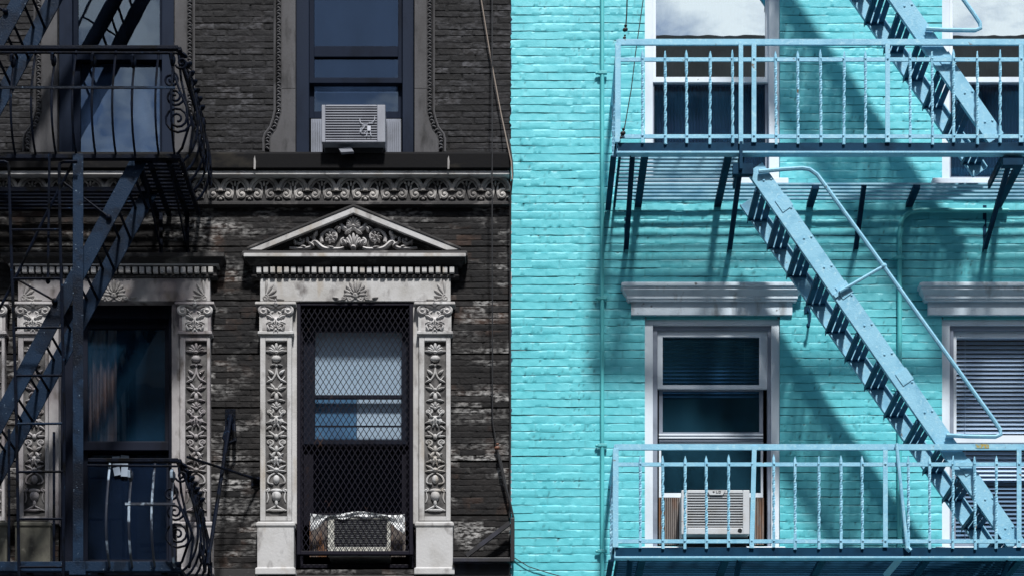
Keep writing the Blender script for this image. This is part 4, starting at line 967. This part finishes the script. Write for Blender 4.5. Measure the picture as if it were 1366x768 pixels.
cable([P(678, 180, .06), P(683, 215, .17), P(684, 232, .17), P(681, 262, .14), P(680.5, 420, .04), P(680.8, 560, .03), P(680, 690, .03)], .0085, M['cable'], 'black cable hugging the seam between the two buildings')
cable([P(664, 604, .05), P(672, 640, .05), P(680, 668, .06), P(685, 690, .05)], .010, M['cable'], 'twisted short black cable below the terracotta insulator')
cable([P(684, 742, .035), P(705, 755, .04), P(730, 763, .04), P(770, 774, .04)], .004, M['cable'], 'thin black cable sagging from the seam across the turquoise brick')
cable([P(838, -60, FD), P(836, 20, FD), P(834.5, 40, FD)], .006, M['cable'], 'short black cable ending in a knot above the upper balcony corner', [('insulator', M['cable'], P(834, 40, FD), .022), ('insulator', M['cable'], P(833, 51, FD), .014)])
cable([P(866, -60, .5), P(858, 0, .6), P(848, 70, .8), P(842, 120, .9), P(834, 166, FD + .02), P(831, 178, FD + .03)], .0045, M['cable'], 'long thin black cable swinging down to the upper balcony corner', [('insulator', M['cable'], P(831, 178, FD + .03), .022), ('insulator', M['cable'], P(828.5, 184, FD + .03), .012)])
m = MB(); m.tube([P(1077, 412, .02), P(1081, 418, .06), P(1080, 428, .1), P(1078, 434, .1)], .010, 7); m.blob(P(1078, 434, .1), .016, .022, .015); m.pbox(1073, 1081, 408, 417, .0, .03)
tag(build('wall_hook', m, M['steel_dark'], None, True, at=P(1078, 415, 0)), 'small dark iron hook on the turquoise brick beside the window hood', 'hook')
root = thing('iron_bracket', 'black iron wall bracket with slanting brace at the foot of the seam', 'bracket', P(682, 748, .1))
m = MB(); m.pbox(681, 686.5, 690, 748, .06, .12); build('upright', m, M['black'], root, bevel=.003)
m = MB(); m.pbox(604, 680.7, 743, 748.5, .05, .16); build('arm', m, M['black'], root, bevel=.003)
m = MB(); m.bar(P(622, 741, .1), P(680, 697, .1), .035, .03); build('strut', m, M['black'], root)
m = MB(); m.pbox(606, 680, 749.5, 792, .06, .09); build('panel', m, M['black'], root, bevel=.003)

# ================================================================ street, sky, light, camera
def struct(name, m, mat): o = build(name, m, mat); o['kind'] = 'structure'; return o
m = MB(); m.add([(-300, -300, -.15), (300, -300, -.15), (300, 300, -.15), (-300, 300, -.15)], [(0, 1, 2, 3)]); struct('ground', m, M['asphalt'])
m = MB(); m.box(-60, 60, -4.2, 0, -.14, .0); m.box(-60, 60, -20.49, -15.6, -.14, .0); struct('pavement', m, M['pave'])
m = MB(); m.box(-60, 60, -4.36, -4.201, -.14, .004); m.box(-60, 60, -15.599, -15.44, -.14, .004); struct('kerb', m, M['pave'])
m = MB(); m.box(-60, 60, -15.43, -4.37, -.146, -.14); struct('road', m, M['asphalt'])

for x0, x1, h, lab, mt in ((-34, -1.2, 17.6, 'lower brick building across the street, opposite the dark tenement', 'dark_far'), (-1.0, 30, 21.2, 'taller brick building across the street, opposite the turquoise house', 'dark_far')):
    bl = thing('brick_building', lab, 'building', ((x0 + x1) / 2, -20.5, 0)); m = MB(); m.box(x0, x1, -32, -20.5, 0, h); m.box(x0, x1, -20.49, -20.1, h - .7, h + .3); build('wall', m, M[mt], bl)
    n = int((x1 - x0) / 2.4)
    for j in range(int(h / 3.3) - 1):
        m = MB()
        for i in range(n): cx = x0 + 1.2 + 2.4 * i; m.box(cx - .5, cx + .5, -20.5, -20.47, 3.6 + 3.3 * j, 5.5 + 3.3 * j)
        build('window_row', m, M['black'], bl)
SUN = Vector((.17, -1.0, 1.46)).normalized()            # towards the sun
el = math.asin(SUN.z); az = math.atan2(SUN.x, SUN.y)    # Blender sky: rotation measured from +Y, clockwise seen from above
W_ = bpy.data.worlds.new('World'); bpy.context.scene.world = W_; W_.use_nodes = True; t = W_.node_tree; t.nodes.clear()
sky = N(t, 'ShaderNodeTexSky', sky_type='NISHITA', sun_disc=False, sun_elevation=el, sun_rotation=az, air_density=1.0, dust_density=.6, ozone_density=1.0)
tc = N(t, 'ShaderNodeTexCoord'); mp = N(t, 'ShaderNodeMapping'); mp.inputs['Scale'].default_value = (1, 1, 1.9); mp.inputs['Location'].default_value = (1.3, .6, .35)
t.links.new(tc.outputs['Generated'], mp.inputs[0]); cn = N(t, 'ShaderNodeTexNoise'); cn.inputs['Scale'].default_value = 9; cn.inputs['Detail'].default_value = 9; cn.inputs['Roughness'].default_value = .58; cn.inputs['Distortion'].default_value = .4
t.links.new(mp.outputs[0], cn.inputs['Vector']); cl = ramp(t, cn.outputs['Fac'], .46, .585)
col = mixc(t, cl, sky.outputs[0], (12.5, 12.8, 13.2))
bg = N(t, 'ShaderNodeBackground'); bg.inputs['Strength'].default_value = .08; t.links.new(col, bg.inputs[0]); wo = N(t, 'ShaderNodeOutputWorld'); t.links.new(bg.outputs[0], wo.inputs[0])
ld = bpy.data.lights.new('sun', 'SUN'); ld.energy = 4.5; ld.angle = R(5.5); ld.color = (1, .975, .94); lo = bpy.data.objects.new('sun', ld); C.objects.link(lo)
lo.rotation_euler = SUN.to_track_quat('Z', 'Y').to_euler(); lo.location = (3, -12, 22)

cd = bpy.data.cameras.new('camera'); cd.sensor_width = 36; cd.lens = 36 * D / (1366 / S); cd.shift_y = (VY - 384) / 1366; cd.shift_x = 0; cd.clip_end = 1000; cd.clip_start = .1
co = bpy.data.objects.new('camera', cd); C.objects.link(co); co.location = (0, -D, ZC); co.rotation_euler = (R(90), 0, 0)
sc = bpy.context.scene; sc.camera = co
sc.render.resolution_x, sc.render.resolution_y = 1024, 575
v = sc.view_settings; v.view_transform = 'Standard'; v.look = 'None'; v.exposure = .35; v.gamma = 1; v.use_curve_mapping = False
